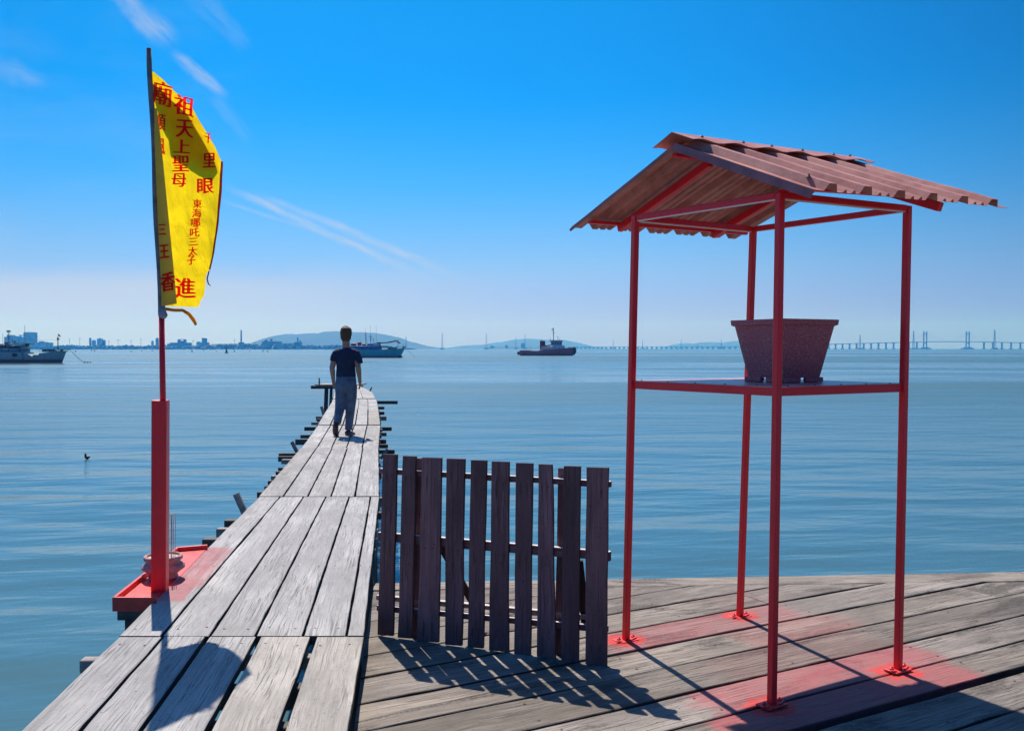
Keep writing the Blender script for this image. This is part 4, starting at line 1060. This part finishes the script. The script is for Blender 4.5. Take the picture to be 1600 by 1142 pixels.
def left_boat():
    b = Far('fishing_boat', 'grey green wooden fishing boat with a rust red bottom cut by the left edge', 'boat', 30, (HC - WATER) * F / 22.3)
    hm = hull_mat('grey_green_hull', (.25, .34, .37), (.26, .08, .09), b.Z(561.5), amt=.55)
    hull(b, [(-62, 548, .55, -56), (-50, 549, .85, -48), (-20, 550, 1, -20), (20, 550.4, 1, 20), (50, 550.4, .98, 50), (56, 555, .95, 55.5), (60, 556.5, .9, 59), (67, 556, .8, 65), (69, 552, .76, 67), (80, 550.5, .6, 76), (92, 549, .36, 86), (104, 548, .05, 95.5)], hm, 2.9)
    b.part('bow_deck', [(69, 103, 548.2, 549.6, 1.2)], M_grey)
    b.part('bow_rail', [(68, 108, 545.6, 546.5, 1.1), (70, 71, 546, 550, 1.1), (80, 81, 546, 550, 1.1), (96, 97, 546, 549, .6)], M_dark)
    b.part('windlass', [(75, 84, 546.6, 550, .9), (85, 88, 547, 550, .5)], M_white, bevel=.1)
    b.part('bowsprit', [(100, 109.5, 545.2, 546.8, .3)], M_white)
    dh = b.part('deckhouse', [(-45, 41, 544.6, 550.3, 2.0)], plain('faded_blue_house', (.10, .22, .30), .7, scale=1), bevel=.1)
    for (a, c) in ((9, 11), (36, 40), (-10, -7), (20, 22)): b.part('window', [(a, c, 545.6, 549, 2.04)], M_glass, dh)
    b.part('upper_house', [(20, 39, 540.5, 544.4, 1.6), (-12, 12, 539.5, 544.5, 1.6)], M_dark, bevel=.1)
    b.part('wheelhouse_roof', [(28, 41, 538.4, 540.5, 1.8), (36, 45, 542, 543.6, 1.5)], M_white, bevel=.05)
    b.part('awning', [(29, 49, 535.6, 537.2, 1.9), (40, 46, 537.2, 540.2, .3)], M_green, bevel=.1)
    b.part('deck_gear', [(9, 15, 533.5, 544, .7), (14.5, 18, 537, 543, .6), (22, 25, 531, 540, .2), (-4, 3, 537, 541, 1), (58, 66, 555.2, 556.6, 1.9)], M_grey, bevel=.15)
    b.part('low_gunwale', [(59, 66, 554.6, 555.8, 2.3), (60, 65, 559.8, 560.5, 2.62)], M_green)
    b.part('fender', [(29, 38, 551.5, 557.5, 2.98)], M_dark, bevel=.3)
    for (x, y0, y1, r_) in ((13.5, 516, 545, .10), (16, 520, 545, .05), (19.8, 529, 545, .07), (39.5, 508, 542, .05), (5, 521, 540, .04), (91, 526, 547, .12), (30, 529, 540, .04)):
        b.line('mast', [(x, y1), (x, y0)], r_, M_mast if x != 91 else M_green)
    b.line('mast_stay', [(40, 531), (91, 531.5), (130, 531)][:2], .02, M_mast); b.part('mast_head', [(12, 16.5, 516.5, 519, .3), (90, 92.5, 528.5, 531, .25)], M_mast)
    bm = BM(); A = [b.P(91, 521.5), b.P(93.5, 523.5, .2), b.P(95.5, 526.6, .1), b.P(92.8, 525.6, -.1), b.P(91, 524)]
    bm.faces.new([bm.verts.new(v) for v in A]); ob = from_bm('pennant', bm, plain('faded_red_flag', (.45, .12, .12), .8), b.o); s = ob.modifiers.new('s', 'SOLIDIFY'); s.thickness = .03
    b.line('mooring_rope', [(109, 547), (114, 551), (119, 556), (124, 561), (129, 565), (131.5, 566.2)], .055, M_dark)
    for i, (x, w) in enumerate(((132.5, 1.6), (137, 1.8), (141.5, 1.0))):
        f = at(x, 566.6, WATER); bm = BM(); lathe(bm, f, [(0, -.1), (.22 * w / 1.5, .0), (.24 * w / 1.5, .14), (0, .28)], 10)
        o = from_bm('mooring_float', bm, M_dark, origin=f)
        tag(o, ['dark mooring float at the end of the grey fishing boat rope', 'dark mooring float, the middle of three beside the grey boat rope', 'smallest dark mooring float, farthest right of the rope end'][i], 'float', 'mooring floats by the fishing boat')
left_boat()

def blue_boat():
    b = Far('fishing_boat', 'turquoise and blue fishing boat with dark awning partly hidden behind the man', 'boat', 585, (HC - WATER) * F / 14.6)
    hm = hull_mat('turquoise_hull', (.07, .38, .44), (.22, .06, .08), b.Z(556.8), amt=.4)
    hull(b, [(533, 545, .5, 536), (540, 546, .85, 541), (560, 546.6, 1, 560), (590, 546.6, 1, 590), (604, 546, .9, 603), (614, 545.4, .66, 612), (624, 544.6, .32, 619), (633, 543.6, .04, 624)], hm, 2.9)
    b.line('bulbous_forefoot', [(616, 557), (624, 556.8), (629, 557.4)], [.7, .6, .25], plain('red_brown_bottom', (.12, .04, .045), .7), seg=10)
    dh = b.part('deckhouse', [(540, 595.5, 540.6, 546.8, 2.4)], M_blue, bevel=.1)
    for a in (566, 573, 580, 588): b.part('window', [(a, a + 2, 542, 544, 2.44)], M_glass, dh)
    b.part('upper_house', [(575, 588, 536.8, 540.6, 1.8)], plain('bright_blue_house', (.03, .22, .5), .6, scale=1), bevel=.1)
    b.part('wheelhouse', [(585, 594, 535.5, 541, 1.9)], M_white, bevel=.1)
    b.part('net_pile', [(548, 557, 536, 540.6, 1.2), (559, 565, 534, 540.4, 1.2), (566, 572, 537, 540.6, 1.1)], M_orange, bevel=.5)
    bm = BM(); top = [(590, 534.5), (597, 535), (606, 534.6), (614, 533), (620, 531.8), (625, 535.6)]
    for (p0, p1) in zip(top, top[1:]): 
        vs = [bm.verts.new(b.P(p[0], p[1] + dd, y)) for p in (p0, p1) for dd, y in ((0, -2.2), (1.4, -2.3), (1.4, 2.3), (0, 2.2))]
        for ids in ((0, 1, 5, 4), (1, 2, 6, 5), (2, 3, 7, 6), (3, 0, 4, 7), (0, 3, 2, 1), (4, 5, 6, 7)): bm.faces.new([vs[i] for i in ids])
    from_bm('awning', bm, M_dark, b.o)
    b.part('foredeck_gear', [(596, 606, 540.4, 543.5, 1.6), (606, 613, 541, 544.6, 1.3), (613, 621, 542.2, 544.8, .8)], M_white, bevel=.4)
    b.part('hull_opening', [(606, 619, 544.5, 548.6, 1.5), (607.5, 610, 548, 553, 2.02)], M_dark, bevel=.3)
    b.part('bow_rail', [(618, 634, 541.6, 542.4, .5), (629, 634, 540.6, 544, .25)], M_white)
    for (x, y0, y1, r_) in ((572, 520, 541, .12), (579.5, 524, 541, .12), (571, 512, 530, .04), (579, 508, 530, .04), (588, 508, 536, .04), (622, 530, 543, .1), (584, 528, 536, .06), (630, 536, 542, .06), (563, 532, 540, .08)):
        b.line('mast', [(x, y1), (x, y0)], r_, M_mast)
    b.part('mast_crossbar', [(578, 585, 530.2, 530.8, .1), (576, 583, 526, 526.4, .1)], M_mast)
    b.line('anchor_rope', [(634, 545), (640, 550), (646, 556.5), (649, 559)], .04, M_dark)
blue_boat()

def tug():
    b = Far('tugboat', 'dark red tugboat with a mast and block funnel in the open channel', 'boat', 853, (HC - WATER) * F / 11.2)
    hm = hull_mat('maroon_hull', (.42, .075, .085), (.03, .02, .035), b.Z(554.6), amt=.3)
    hull(b, [(810.5, 549.5, .5, 813.5), (813, 548, .8, 815), (822, 548, 1, 823), (840, 548.2, 1, 840), (843, 547.2, 1, 843), (860, 546.4, 1, 860), (876, 544.8, .92, 875), (887, 543.4, .68, 886), (893, 542.8, .4, 893), (896, 543.6, .12, 895.5)], hm, 4.2)
    b.line('bow_fender', [(893.5, 543), (896, 545), (896.2, 550), (894.8, 554)], [.9, 1.3, 1.3, .8], M_dark, seg=10)
    b.line('stern_fender', [(812.5, 549), (810.6, 551), (811.8, 554)], [.5, .9, .8], M_dark, seg=10)
    b.part('aft_deck', [(812, 828, 547.2, 548.4, 2.6)], plain('pink_deck', (.45, .22, .18), .8))
    b.part('funnel', [(843.6, 848, 532.4, 546.8, 1.3), (847.6, 851.8, 532.4, 543, 1.3)], plain('dark_red_funnel', (.16, .025, .035), .6), bevel=.15)
    dh = b.part('deckhouse', [(846, 880, 541.2, 546.8, 2.6), (864, 882, 539.8, 544.6, 2.2)], M_white, bevel=.1)
    b.part('red_band', [(847.5, 855, 539.4, 541.6, 2.0)], plain('red_band', (.4, .04, .06), .6))
    b.part('tender', [(854.5, 861, 537.6, 541, 1.6)], plain('cream_boat', (.6, .52, .42), .7), bevel=.5)
    wh = b.part('wheelhouse', [(860.5, 878, 533.8, 540, 1.8)], plain('wheelhouse_blue_white', (.35, .38, .48), .6), bevel=.1)
    for a in (862, 866, 870, 874): b.part('window', [(a, a + 2.6, 535.2, 537.6, 1.84)], M_glass, wh)
    b.part('wheelhouse_roof', [(859.4, 879, 532.2, 533.8, 2.1)], plain('red_roof_paint', (.45, .04, .04), .6))
    for x in (848, 853, 858, 868, 873): b.part('porthole', [(x, x + 1, 543.4, 544.6, 2.64)], M_dark, dh)
    for (x, y0, y1, r_) in ((864.8, 511.5, 533, .16), (859.5, 527, 533, .07), (871.5, 525.5, 533, .07), (874, 528, 533, .05), (880.5, 538, 542, .06), (829.5, 543, 548.5, .08), (846, 530, 533, .1)):
        b.line('mast', [(x, y1), (x, y0)], r_, M_mast)
    b.part('mast_crossbar', [(862.5, 867, 518.4, 518.9, .1), (869.5, 873.5, 526, 526.4, .1), (863.4, 866, 521.5, 522, .1)], M_mast)
    bm = BM(); bm.faces.new([bm.verts.new(v) for v in (b.P(864.4, 513), b.P(862.6, 514), b.P(861.4, 516.6), b.P(864.2, 515.6))])
    ob = from_bm('ensign', bm, M_white, b.o); s = ob.modifiers.new('s', 'SOLIDIFY'); s.thickness = .04
tug()

# channel buoy and the line of white floats
b = Far('channel_buoy', 'dark green conical channel buoy on the water before the left shore', 'buoy', 354, (HC - WATER) * F / 7.2)
bm = BM(); lathe(bm, b.P(354, b.wl), [(0, -.3), (1.5, -.3), (1.5, .35), (.9, .6), (.55, 2.2), (.25, 3.6), (0, 3.6)], 14); from_bm('float', bm, M_green, b.o)
b.line('lantern_post', [(354, 547.6), (354, 541.6)], .12, M_dark)
b.part('top_mark', [(353.3, 354.7, 542, 543.6, .3)], M_green)
fl = None
for i, x in enumerate((62, 92, 118, 143, 148, 205, 221, 238, 300, 318, 338, 366, 390, 411, 418)):
    p0 = at(x, 548.6 + .7 * ((i * 37) % 3), WATER)
    if fl is None:
        bm = BM(); lathe(bm, p0, [(0, -.3), (.45, -.1), (.6, .5), (.5, 1.2), (.3, 1.9), (0, 2.2)], 10); fl = from_bm('net_float', bm, plain('white_float', (.7, .7, .7), .5), origin=p0)
        tag(fl, 'tiny white float in the long row on the water before the left shore', 'float', 'white floats before the left shore')
    else:
        c = fl.copy(); COL.objects.link(c); c.location = p0; s = .8 + .4 * ((i * 13) % 5) / 5; c.scale = (s, s, s)

# ------------------------------------------------------------------ land, hills
M_land = plain('shore_land', (.035, .06, .05), .95, var=.5, scale=.02); M_hill = plain('wooded_hill', (.016, .042, .035), .95, var=.45, scale=.012)
def ridge(name, prof, dist, depth, m_, rough=0.0, step=1.2, seed=1, ny=12):
    """a hill range whose skyline follows prof (column, row); a real mound with front and back slopes"""
    bm = BM(); x0, x1 = prof[0][0], prof[-1][0]; n = int((x1 - x0) / step); rows = []
    def hh(px):
        for (a, ya), (b_, yb) in zip(prof, prof[1:]):
            if a <= px <= b_: t = (px - a) / (b_ - a); t = t * t * (3 - 2 * t) * .5 + t * .5; return ya + (yb - ya) * t
        return prof[-1][1]
    for j in range(ny + 1):
        v = j / ny * 2 - 1; row = []
        for i in range(n + 1):
            px = x0 + (x1 - x0) * i / n; py = hh(px)
            y = dist + depth * v; zc = HC + (HOR - py) / F * dist
            z = WATER - .4 + (zc - WATER) * max(0, (1 - abs(v) ** 1.7))
            nz = noise.noise((px * .35 + seed, v * 4, seed)) * .6 + noise.noise((px * 1.3 + seed, v * 9, seed)) * .4
            z += nz * rough * dist / F * max(0, 1 - abs(v) ** 4) * min(1, (zc - WATER) / (6 * dist / F))
            row.append(bm.verts.new(((px - 800) / F * dist, y, z)))
        rows.append(row)
    for P, Q in zip(rows, rows[1:]):
        for i in range(n): f = bm.faces.new((P[i], P[i + 1], Q[i + 1], Q[i])); f.smooth = True
    return structure(from_bm(name, bm, m_))
ridge('shore', [(-260, 541), (-60, 540.4), (60, 540.5), (100, 540), (170, 540.6), (240, 540.4), (300, 539.8), (350, 537), (420, 536), (452, 537.5), (470, 541), (500, 540), (560, 541.5), (640, 543.8)], 3300, 260, M_land, .9, seed=3)
ridge('hill', [(404, 545.5), (424, 536), (440, 524), (452, 521.6), (466, 523), (474, 521.6), (492, 520.5), (502, 521.8), (512, 518), (528, 517.5), (560, 519), (584, 520), (604, 523), (622, 527), (640, 534), (668, 541), (700, 545.5)], 6000, 900, M_hill, 1.6, seed=11)
ridge('hill', [(690, 545), (730, 539.5), (752, 538.6), (780, 534.5), (806, 530.4), (826, 529), (852, 530.6), (876, 530.2), (896, 534), (922, 541), (940, 545.5)], 9000, 1500, M_hill, .8, seed=23)
ridge('hill', [(1040, 545.4), (1054, 541), (1062, 536.8), (1072, 536), (1086, 538.4), (1096, 535), (1110, 534.2), (1130, 536), (1146, 532.8), (1165, 533.4), (1185, 538), (1212, 541), (1240, 545)], 9500, 1200, M_hill, .5, seed=31)
ridge('shore', [(758, 545.2), (766, 541.2), (790, 542.2), (806, 541), (840, 541.2), (862, 543), (880, 545)], 5200, 120, M_land, 1.0, seed=41)

# ------------------------------------------------------------------ far shore buildings, each its own thing
M_c1 = plain('far_concrete', (.22, .23, .26), .8, scale=.05); M_c2 = plain('far_pale_concrete', (.42, .43, .45), .8, scale=.05); M_c3 = plain('far_dark_steel', (.10, .11, .14), .8, scale=.05); M_c4 = plain('far_brick', (.28, .2, .18), .8, scale=.05)
SHG = 'buildings along the left shore'
def win_rows(f, m_, x0, x1, yt, yb, hw, n):
    bm = BM(); st_ = (yb - yt) / n
    for i in range(n): f.box(bm, x0, x1, yt + st_ * (i + .35), yt + st_ * (i + .65), hw)
    from_bm('window_band', bm, M_glass, f.o)
def tower(x0, x1, yt, label, m_, dist=3200, n=6, name='tower_block', cat='building'):
    f = Far(name, label, cat, (x0 + x1) / 2, dist, SHG)
    hw = (f.X(x1) - f.X(x0)) / 2
    f.part('wall', [(x0, x1, yt, 544.8, hw)], m_); win_rows(f, m_, x0 + .25 * (x1 - x0) / 4, x1 - .25 * (x1 - x0) / 4, yt + .6, 543, hw + .4, n)
    f.part('roof', [(x0 + (x1 - x0) * .25, x0 + (x1 - x0) * .7, yt - .9, yt, hw * .5)], m_)
    return f
f = Far('storage_silo', 'huge round silo with a shallow domed top behind the grey fishing boat', 'silo', 48, 3300, SHG)
r_ = (f.X(58) - f.X(38.6)) / 2; bm = BM(); zt = f.Z(520.6) - WATER
lathe(bm, f.P(48.3, f.wl), [(r_, 0), (r_, zt), (r_ * 1.03, zt), (r_ * 1.03, zt + 2), (r_ * .8, zt + 4), (r_ * .4, zt + 6), (0, zt + 6.5)], 40); from_bm('drum', bm, M_c1, f.o)
f.part('gantry', [(31, 39, 523.3, 524.6, 5), (32, 33, 524, 530, 3)], M_c3)
f = tower(14, 39, 526.5, 'wide stepped grey industrial block left of the domed silo', M_c1, 3250, 5, 'industrial_block'); f.part('annex', [(14, 22, 523.6, 526.5, 12), (24, 27, 525, 526.5, 6)], M_c1)
f = tower(60, 79, 535.2, 'low tan industrial block right of the domed silo', M_c4, 3250, 2, 'industrial_block'); f.part('vent', [(63, 68, 533, 535.2, 8)], M_c4)
tower(140.3, 142.8, 528.4, 'narrow grey tower block, leftmost of the towers left of the flag', M_c1)
tower(145, 149.6, 532, 'short pale tower block between two taller ones on the shore', M_c2, 3500)
tower(153.4, 160, 529.2, 'wide pale tower block left of the dark domed one', M_c2, 3600)
f = tower(160.4, 164.6, 532, 'dark tower block with rounded top left of the flag post', M_c3, 3150)
f.part('crown', [(161.2, 163.8, 531, 532, 6)], M_c3, bevel=2)
tower(244.2, 247.8, 528.6, 'grey blue tower block just left of the red pole', M_c1)
tower(237.2, 240.2, 533, 'short faint tower block left of the red pole', M_c2, 3600)
tower(308, 314, 534.5, 'low pale block just left of the twin refinery towers', M_c2, 3400, 3)
f = Far('refinery', 'refinery hall with a raised gantry on top, right of the red pole', 'refinery', 282, 3100, SHG)
f.part('hall', [(270, 296, 535.4, 541, 25)], M_c3); f.part('gantry', [(279, 281, 531, 535.6, 8), (280, 290, 530, 531, 8), (288.5, 290.5, 530.5, 535.6, 8), (283, 287, 532.6, 535.6, 6)], M_c3); f.part('annex', [(264, 271, 537, 541, 15)], M_c1)
f = Far('refinery', 'twin dark refinery towers standing on the left shore', 'refinery', 321, 3100, SHG)
f.part('column', [(316.2, 318, 527.8, 540, 3)], M_c3); f.part('column', [(319, 323.4, 528.4, 540, 5)], M_c3); f.part('base', [(315, 326, 535, 541, 10)], M_c1)
f = Far('chimney', 'tall slim chimney standing alone on the left shore', 'chimney', 377.2, 3100)
bm = BM(); lathe(bm, f.P(377.2, f.wl), [(3.0, 0), (2.6, f.Z(515.8) - WATER), (2.1, f.Z(515.8) - WATER), (2.1, f.Z(517) - WATER)], 16); from_bm('stack', bm, M_c4, f.o)
f.part('base', [(374, 381, 534.8, 540, 8)], M_c1)
f = Far('industrial_block', 'long low warehouse on the wooded left shore, right of the chimney', 'building', 420, 3050, SHG); f.part('wall', [(412, 438, 534.2, 538.5, 20)], M_c3); f.part('roof', [(411.5, 438.5, 533.5, 534.2, 21)], M_c1)
f.part('tank', [(414, 418, 531.2, 533.5, 6), (423, 425.5, 529.5, 533.5, 4)], M_c3)
f = Far('refinery', 'pointed dark plant tower in front of the big hill', 'refinery', 466, 3050, SHG); f.part('column', [(464.8, 466.4, 527, 541, 3)], M_c3); f.part('column', [(468.5, 470.5, 532, 541, 3)], M_c3); f.part('base', [(461, 471, 534.6, 541.6, 9)], M_c3)
f.part('hall', [(442, 462, 536.4, 541.6, 12)], M_c4)
f = Far('industrial_block', 'small dark plant hall on the low point left of the tugboat', 'building', 818, 5000); f.part('wall', [(814, 820.6, 537, 543.6, 12)], M_c3); f.part('roof', [(815, 819.6, 536.2, 537, 10)], M_c3)
f = Far('industrial_block', 'tiny dark plant hall farther left on the low point', 'building', 791, 5000); f.part('wall', [(789.4, 793.6, 540.2, 544, 8)], M_c3); f.part('roof', [(790, 792, 539, 540.2, 5)], M_c3)
f = Far('industrial_block', 'squat dark hall at the left end of the low point', 'building', 768, 5000); f.part('wall', [(766, 772, 541, 544, 8)], M_c3); f.part('roof', [(767, 770, 540.2, 541, 5)], M_c3)
# cranes and masts along the left shore
def crane(px, yt, dist=3150, jib=(-3, 4)):
    f = Far('harbour_crane', '', 'crane', px, dist, 'cranes along the left shore')
    f.line('mast', [(px, 541.5), (px, yt)], .55, M_c3); f.line('jib', [(px + jib[0], yt + 1.4), (px, yt + .8), (px + jib[1], yt + 1.6)], .4, M_c3); f.line('tie', [(px + jib[0], yt + 1.4), (px, yt - .2), (px + jib[1], yt + 1.6)], .25, M_c3)
    return f
for i, (px, yt, j, lab) in enumerate(((125, 528, (-2, 2.5), 'small faint crane, leftmost of the shore cranes beyond the mooring rope'), (109, 529, (-.8, .8), 'thin lattice crane mast just right of the boat bow flag'), (185, 530.5, (-3, 4.5), 'broad T shaped crane left of the red pole, nearest the dark rounded tower'),
        (205, 532, (-2, 3), 'low T shaped crane midway between the towers and the red pole'), (220.5, 528.5, (-.9, .9), 'tall thin crane mast closest left of the red pole'), (170.5, 532, (-.8, 1.4), 'short crane mast beside the dark rounded tower'), (302, 531.5, (-1.5, 2), 'thin crane right of the refinery hall'), (367, 530, (-2, 1), 'low crane just left of the tall chimney'))):
    crane(px, yt, jib=j).o['label'] = lab
def far_trees():
    m_ = plain('far_foliage', (.02, .045, .03), .95, var=.4, scale=.1)
    rnd = random.Random(5)
    bm = BM()
    for i in range(900):
        px = rnd.uniform(-20, 560); d = rnd.uniform(3010, 3090); z = WATER + rnd.uniform(2, 11) * (1.35 if 340 < px < 460 else 1.0)
        s = rnd.uniform(2.5, 6)
        r = bmesh.ops.create_icosphere(bm, subdivisions=1, radius=s, matrix=Matrix.Translation(((px - 800) / F * d, d, z)) @ Matrix.Diagonal((1.3, 1, rnd.uniform(.7, 1.2), 1)))
        for v in r['verts']: v.co += Vector((rnd.uniform(-1, 1), rnd.uniform(-1, 1), rnd.uniform(-1, 1)))
    o = from_bm('far_woodland', bm, m_); structure(o, 'stuff'); tag(o, 'dark green belt of far off trees along the left shore', 'trees')
far_trees()

# ------------------------------------------------------------------ bridge
BA = Vector((atd(880, 540, 6500).x, 6500, 0)); BB = Vector((atd(1720, 540, 3950).x, 3950, 0))
bd = (BB - BA).normalized(); bn_ = Vector((-bd.y, bd.x, 0))
def bpos(px):
    k = (px - 800) / F; t = (k * BA.y - BA.x) / (bd.x - k * bd.y); return BA + bd * t
def row_of(px, pf):
    for (a, ya), (b_, yb) in zip(pf, pf[1:]):
        if a <= px <= b_: return ya + (yb - ya) * (px - a) / (b_ - a)
    return pf[0][1] if px < pf[0][0] else pf[-1][1]
PF = [(880, 542.0), (1150, 541.6), (1230, 539.8), (1300, 537.7), (1360, 536.2), (1420, 534.7), (1460, 534.0), (1500, 533.9), (1560, 534.8), (1640, 536.4), (1720, 538)]
def dz_(px): p = bpos(px); return HC + (HOR - row_of(px, PF)) / F * p.y
bridge = thing('cable_stayed_bridge', 'very long low sea bridge with two pairs of tall pylons on the right horizon', 'bridge', (BA.x, BA.y, WATER))
M_br = plain('bridge_concrete', (.20, .22, .26), .8, scale=.02)
bm = BM(); pxs = [880 + 8 * i for i in range(106)]
for a, b_ in zip(pxs, pxs[1:]):
    A, B_ = bpos(a), bpos(b_); A.z = dz_(a); B_.z = dz_(b_); bar(bm, A, B_, 20, 3.0)
from_bm('road_deck', bm, M_br, bridge)
Ltot = (BB - BA).length
PYL = [1445, 1511.5]
s = 20; 
def px_of(p): return 800 + F * p.x / p.y
while s < Ltot - 10:
    p = BA + bd * s; px = px_of(p)
    if not (PYL[0] - 9 < px < PYL[1] + 24):
        z = dz_(px); bm = BM()
        box(bm, (p.x, p.y, (z + WATER) / 2 - 1.6), (3.2, 12, z - WATER - 3.2), math.atan2(bd.y, bd.x)); box(bm, (p.x, p.y, z - 2.8), (4.5, 19, 2.2), math.atan2(bd.y, bd.x)); box(bm, (p.x, p.y, WATER + 1.2), (12, 18, 3.4), math.atan2(bd.y, bd.x))
        from_bm('pier', bm, M_br, bridge)
    s += 40
for c in PYL:
    p = bpos(c); zt = HC + (HOR - 517.6) / F * p.y
    py_ = BM()
    for sg in (-1, 1):
        q = p + bn_ * sg * 11
        q2 = q + bd * sg * 2.0
        bar(py_, (q2.x, q2.y, WATER), (q2.x, q2.y, zt), 4.6, 4.6)
    box(py_, (p.x, p.y, dz_(c) - 6), (4, 26, 4), math.atan2(bd.y, bd.x)); box(py_, (p.x, p.y, dz_(c) + 38), (4, 26, 4), math.atan2(bd.y, bd.x)); box(py_, (p.x, p.y, WATER + 2), (46, 40, 6), math.atan2(bd.y, bd.x)); box(py_, (p.x, p.y, WATER + 7), (26, 30, 5), math.atan2(bd.y, bd.x))
    from_bm('pylon', py_, M_br, bridge)
    for k in range(1, 9):
        bm = BM()
        for sg in (-1, 1):
            q = p + bn_ * 10 + Vector((0, 0, 0)); e = p + bn_ * 10 + bd * sg * k * 13.5
            zq = dz_(c) + (zt - dz_(c)) * (.45 + .06 * k); tube(bm, [(q.x, q.y, zq), (e.x, e.y, dz_(c))], .16, 4)
        from_bm('stay_cable', bm, M_br, bridge)
# power line towers standing in the sea
def pylon(px, yt, dist, lab, w=1.0):
    f = Far('power_line_tower', lab, 'pylon', px, dist, 'power line towers crossing the sea')
    h = f.Z(yt) - WATER; bm = BM(); c = f.P(px, f.wl)
    for sx in (-1, 1):
        for sy in (-1, 1): bar(bm, c + Vector((sx * 3.6 * w, sy * 3.6 * w, 0)), c + Vector((sx * .5, sy * .5, h)), .9, .9, up=(0, 1, 0))
    for i in range(8):
        t0, t1 = i / 8, (i + 1) / 8
        for sy in (-1, 1):
            w0, w1 = 3.6 * w * (1 - t0) + .5 * t0, 3.6 * w * (1 - t1) + .5 * t1
            bar(bm, c + Vector((-w0, sy * w0, h * t0)), c + Vector((w1, sy * w1, h * t1)), .4, .4, up=(0, 1, 0)); bar(bm, c + Vector((w0, sy * w0, h * t0)), c + Vector((-w1, sy * w1, h * t1)), .4, .4, up=(0, 1, 0))
    from_bm('lattice', bm, M_c3, f.o)
    bm = BM()
    for t in (.80, .88, .96): bar(bm, c + Vector((-4.5, 0, h * t)), c + Vector((4.5, 0, h * t)), .5, .5)
    from_bm('cross_arm', bm, M_c3, f.o); f.part('footing', [(px - 4 * f.dist / 5000 * w, px + 4 * f.dist / 5000 * w, 543.6, f.wl + .1, 9)], M_br)
for (px, yt, d, lab, w) in ((1427, 517, 4100, 'tall power line tower close left of the bridge pylons', 1.2), (1553.5, 515, 3800, 'tallest power line tower, right of both bridge pylons', 1.3), (1343.5, 523, 4500, 'power line tower left of the right shelter post over the bridge', 1.1),
        (1127, 530.5, 5600, 'faint power line tower left of the planter over the low hills', .9), (1064, 530.5, 5900, 'faint power line tower at the left end of the low hills', .8), (1004, 531, 6200, 'faint power line tower just right of the left shelter post', .8), (958, 531.5, 6400, 'faint power line tower between tugboat and shelter', .8),
        (691, 520.5, 4300, 'tall power line tower alone on the open horizon left of the gap', 1.0), (760, 521.5, 4500, 'tall power line tower at the left end of the low point', 1.0), (806, 527.5, 5000, 'shorter power line tower on the low point', .9), (820.3, 522, 4800, 'tall power line tower behind the dark plant hall', .9), (634.5, 526, 3900, 'power line tower just right of the blue fishing boat bow', .7)):
    pylon(px, yt, d, lab, w)

# ------------------------------------------------------------------ haze
def haze():
    m_ = bpy.data.materials.new('sea_haze'); m_.use_nodes = True; t = m_.node_tree; t.nodes.clear(); T = NT(t)
    out = T.n('ShaderNodeOutputMaterial'); v = T.n('ShaderNodeVolumePrincipled')
    v.inputs['Color'].default_value = (.05, .36, 1.0, 1); v.inputs['Absorption Color'].default_value = (1, 1, 1, 1); v.inputs['Density'].default_value = 0.00020; v.inputs['Anisotropy'].default_value = 0.3
    t.links.new(v.outputs[0], out.inputs['Volume'])
    bm = BM(); box(bm, (0, 7800, 215), (32400, 16800, 435.6 + 0)); o = from_bm('haze', bm, m_); structure(o, 'stuff'); o['label'] = 'pale blue sea haze filling the air towards the horizon'; o['category'] = 'haze'
    return o
haze()
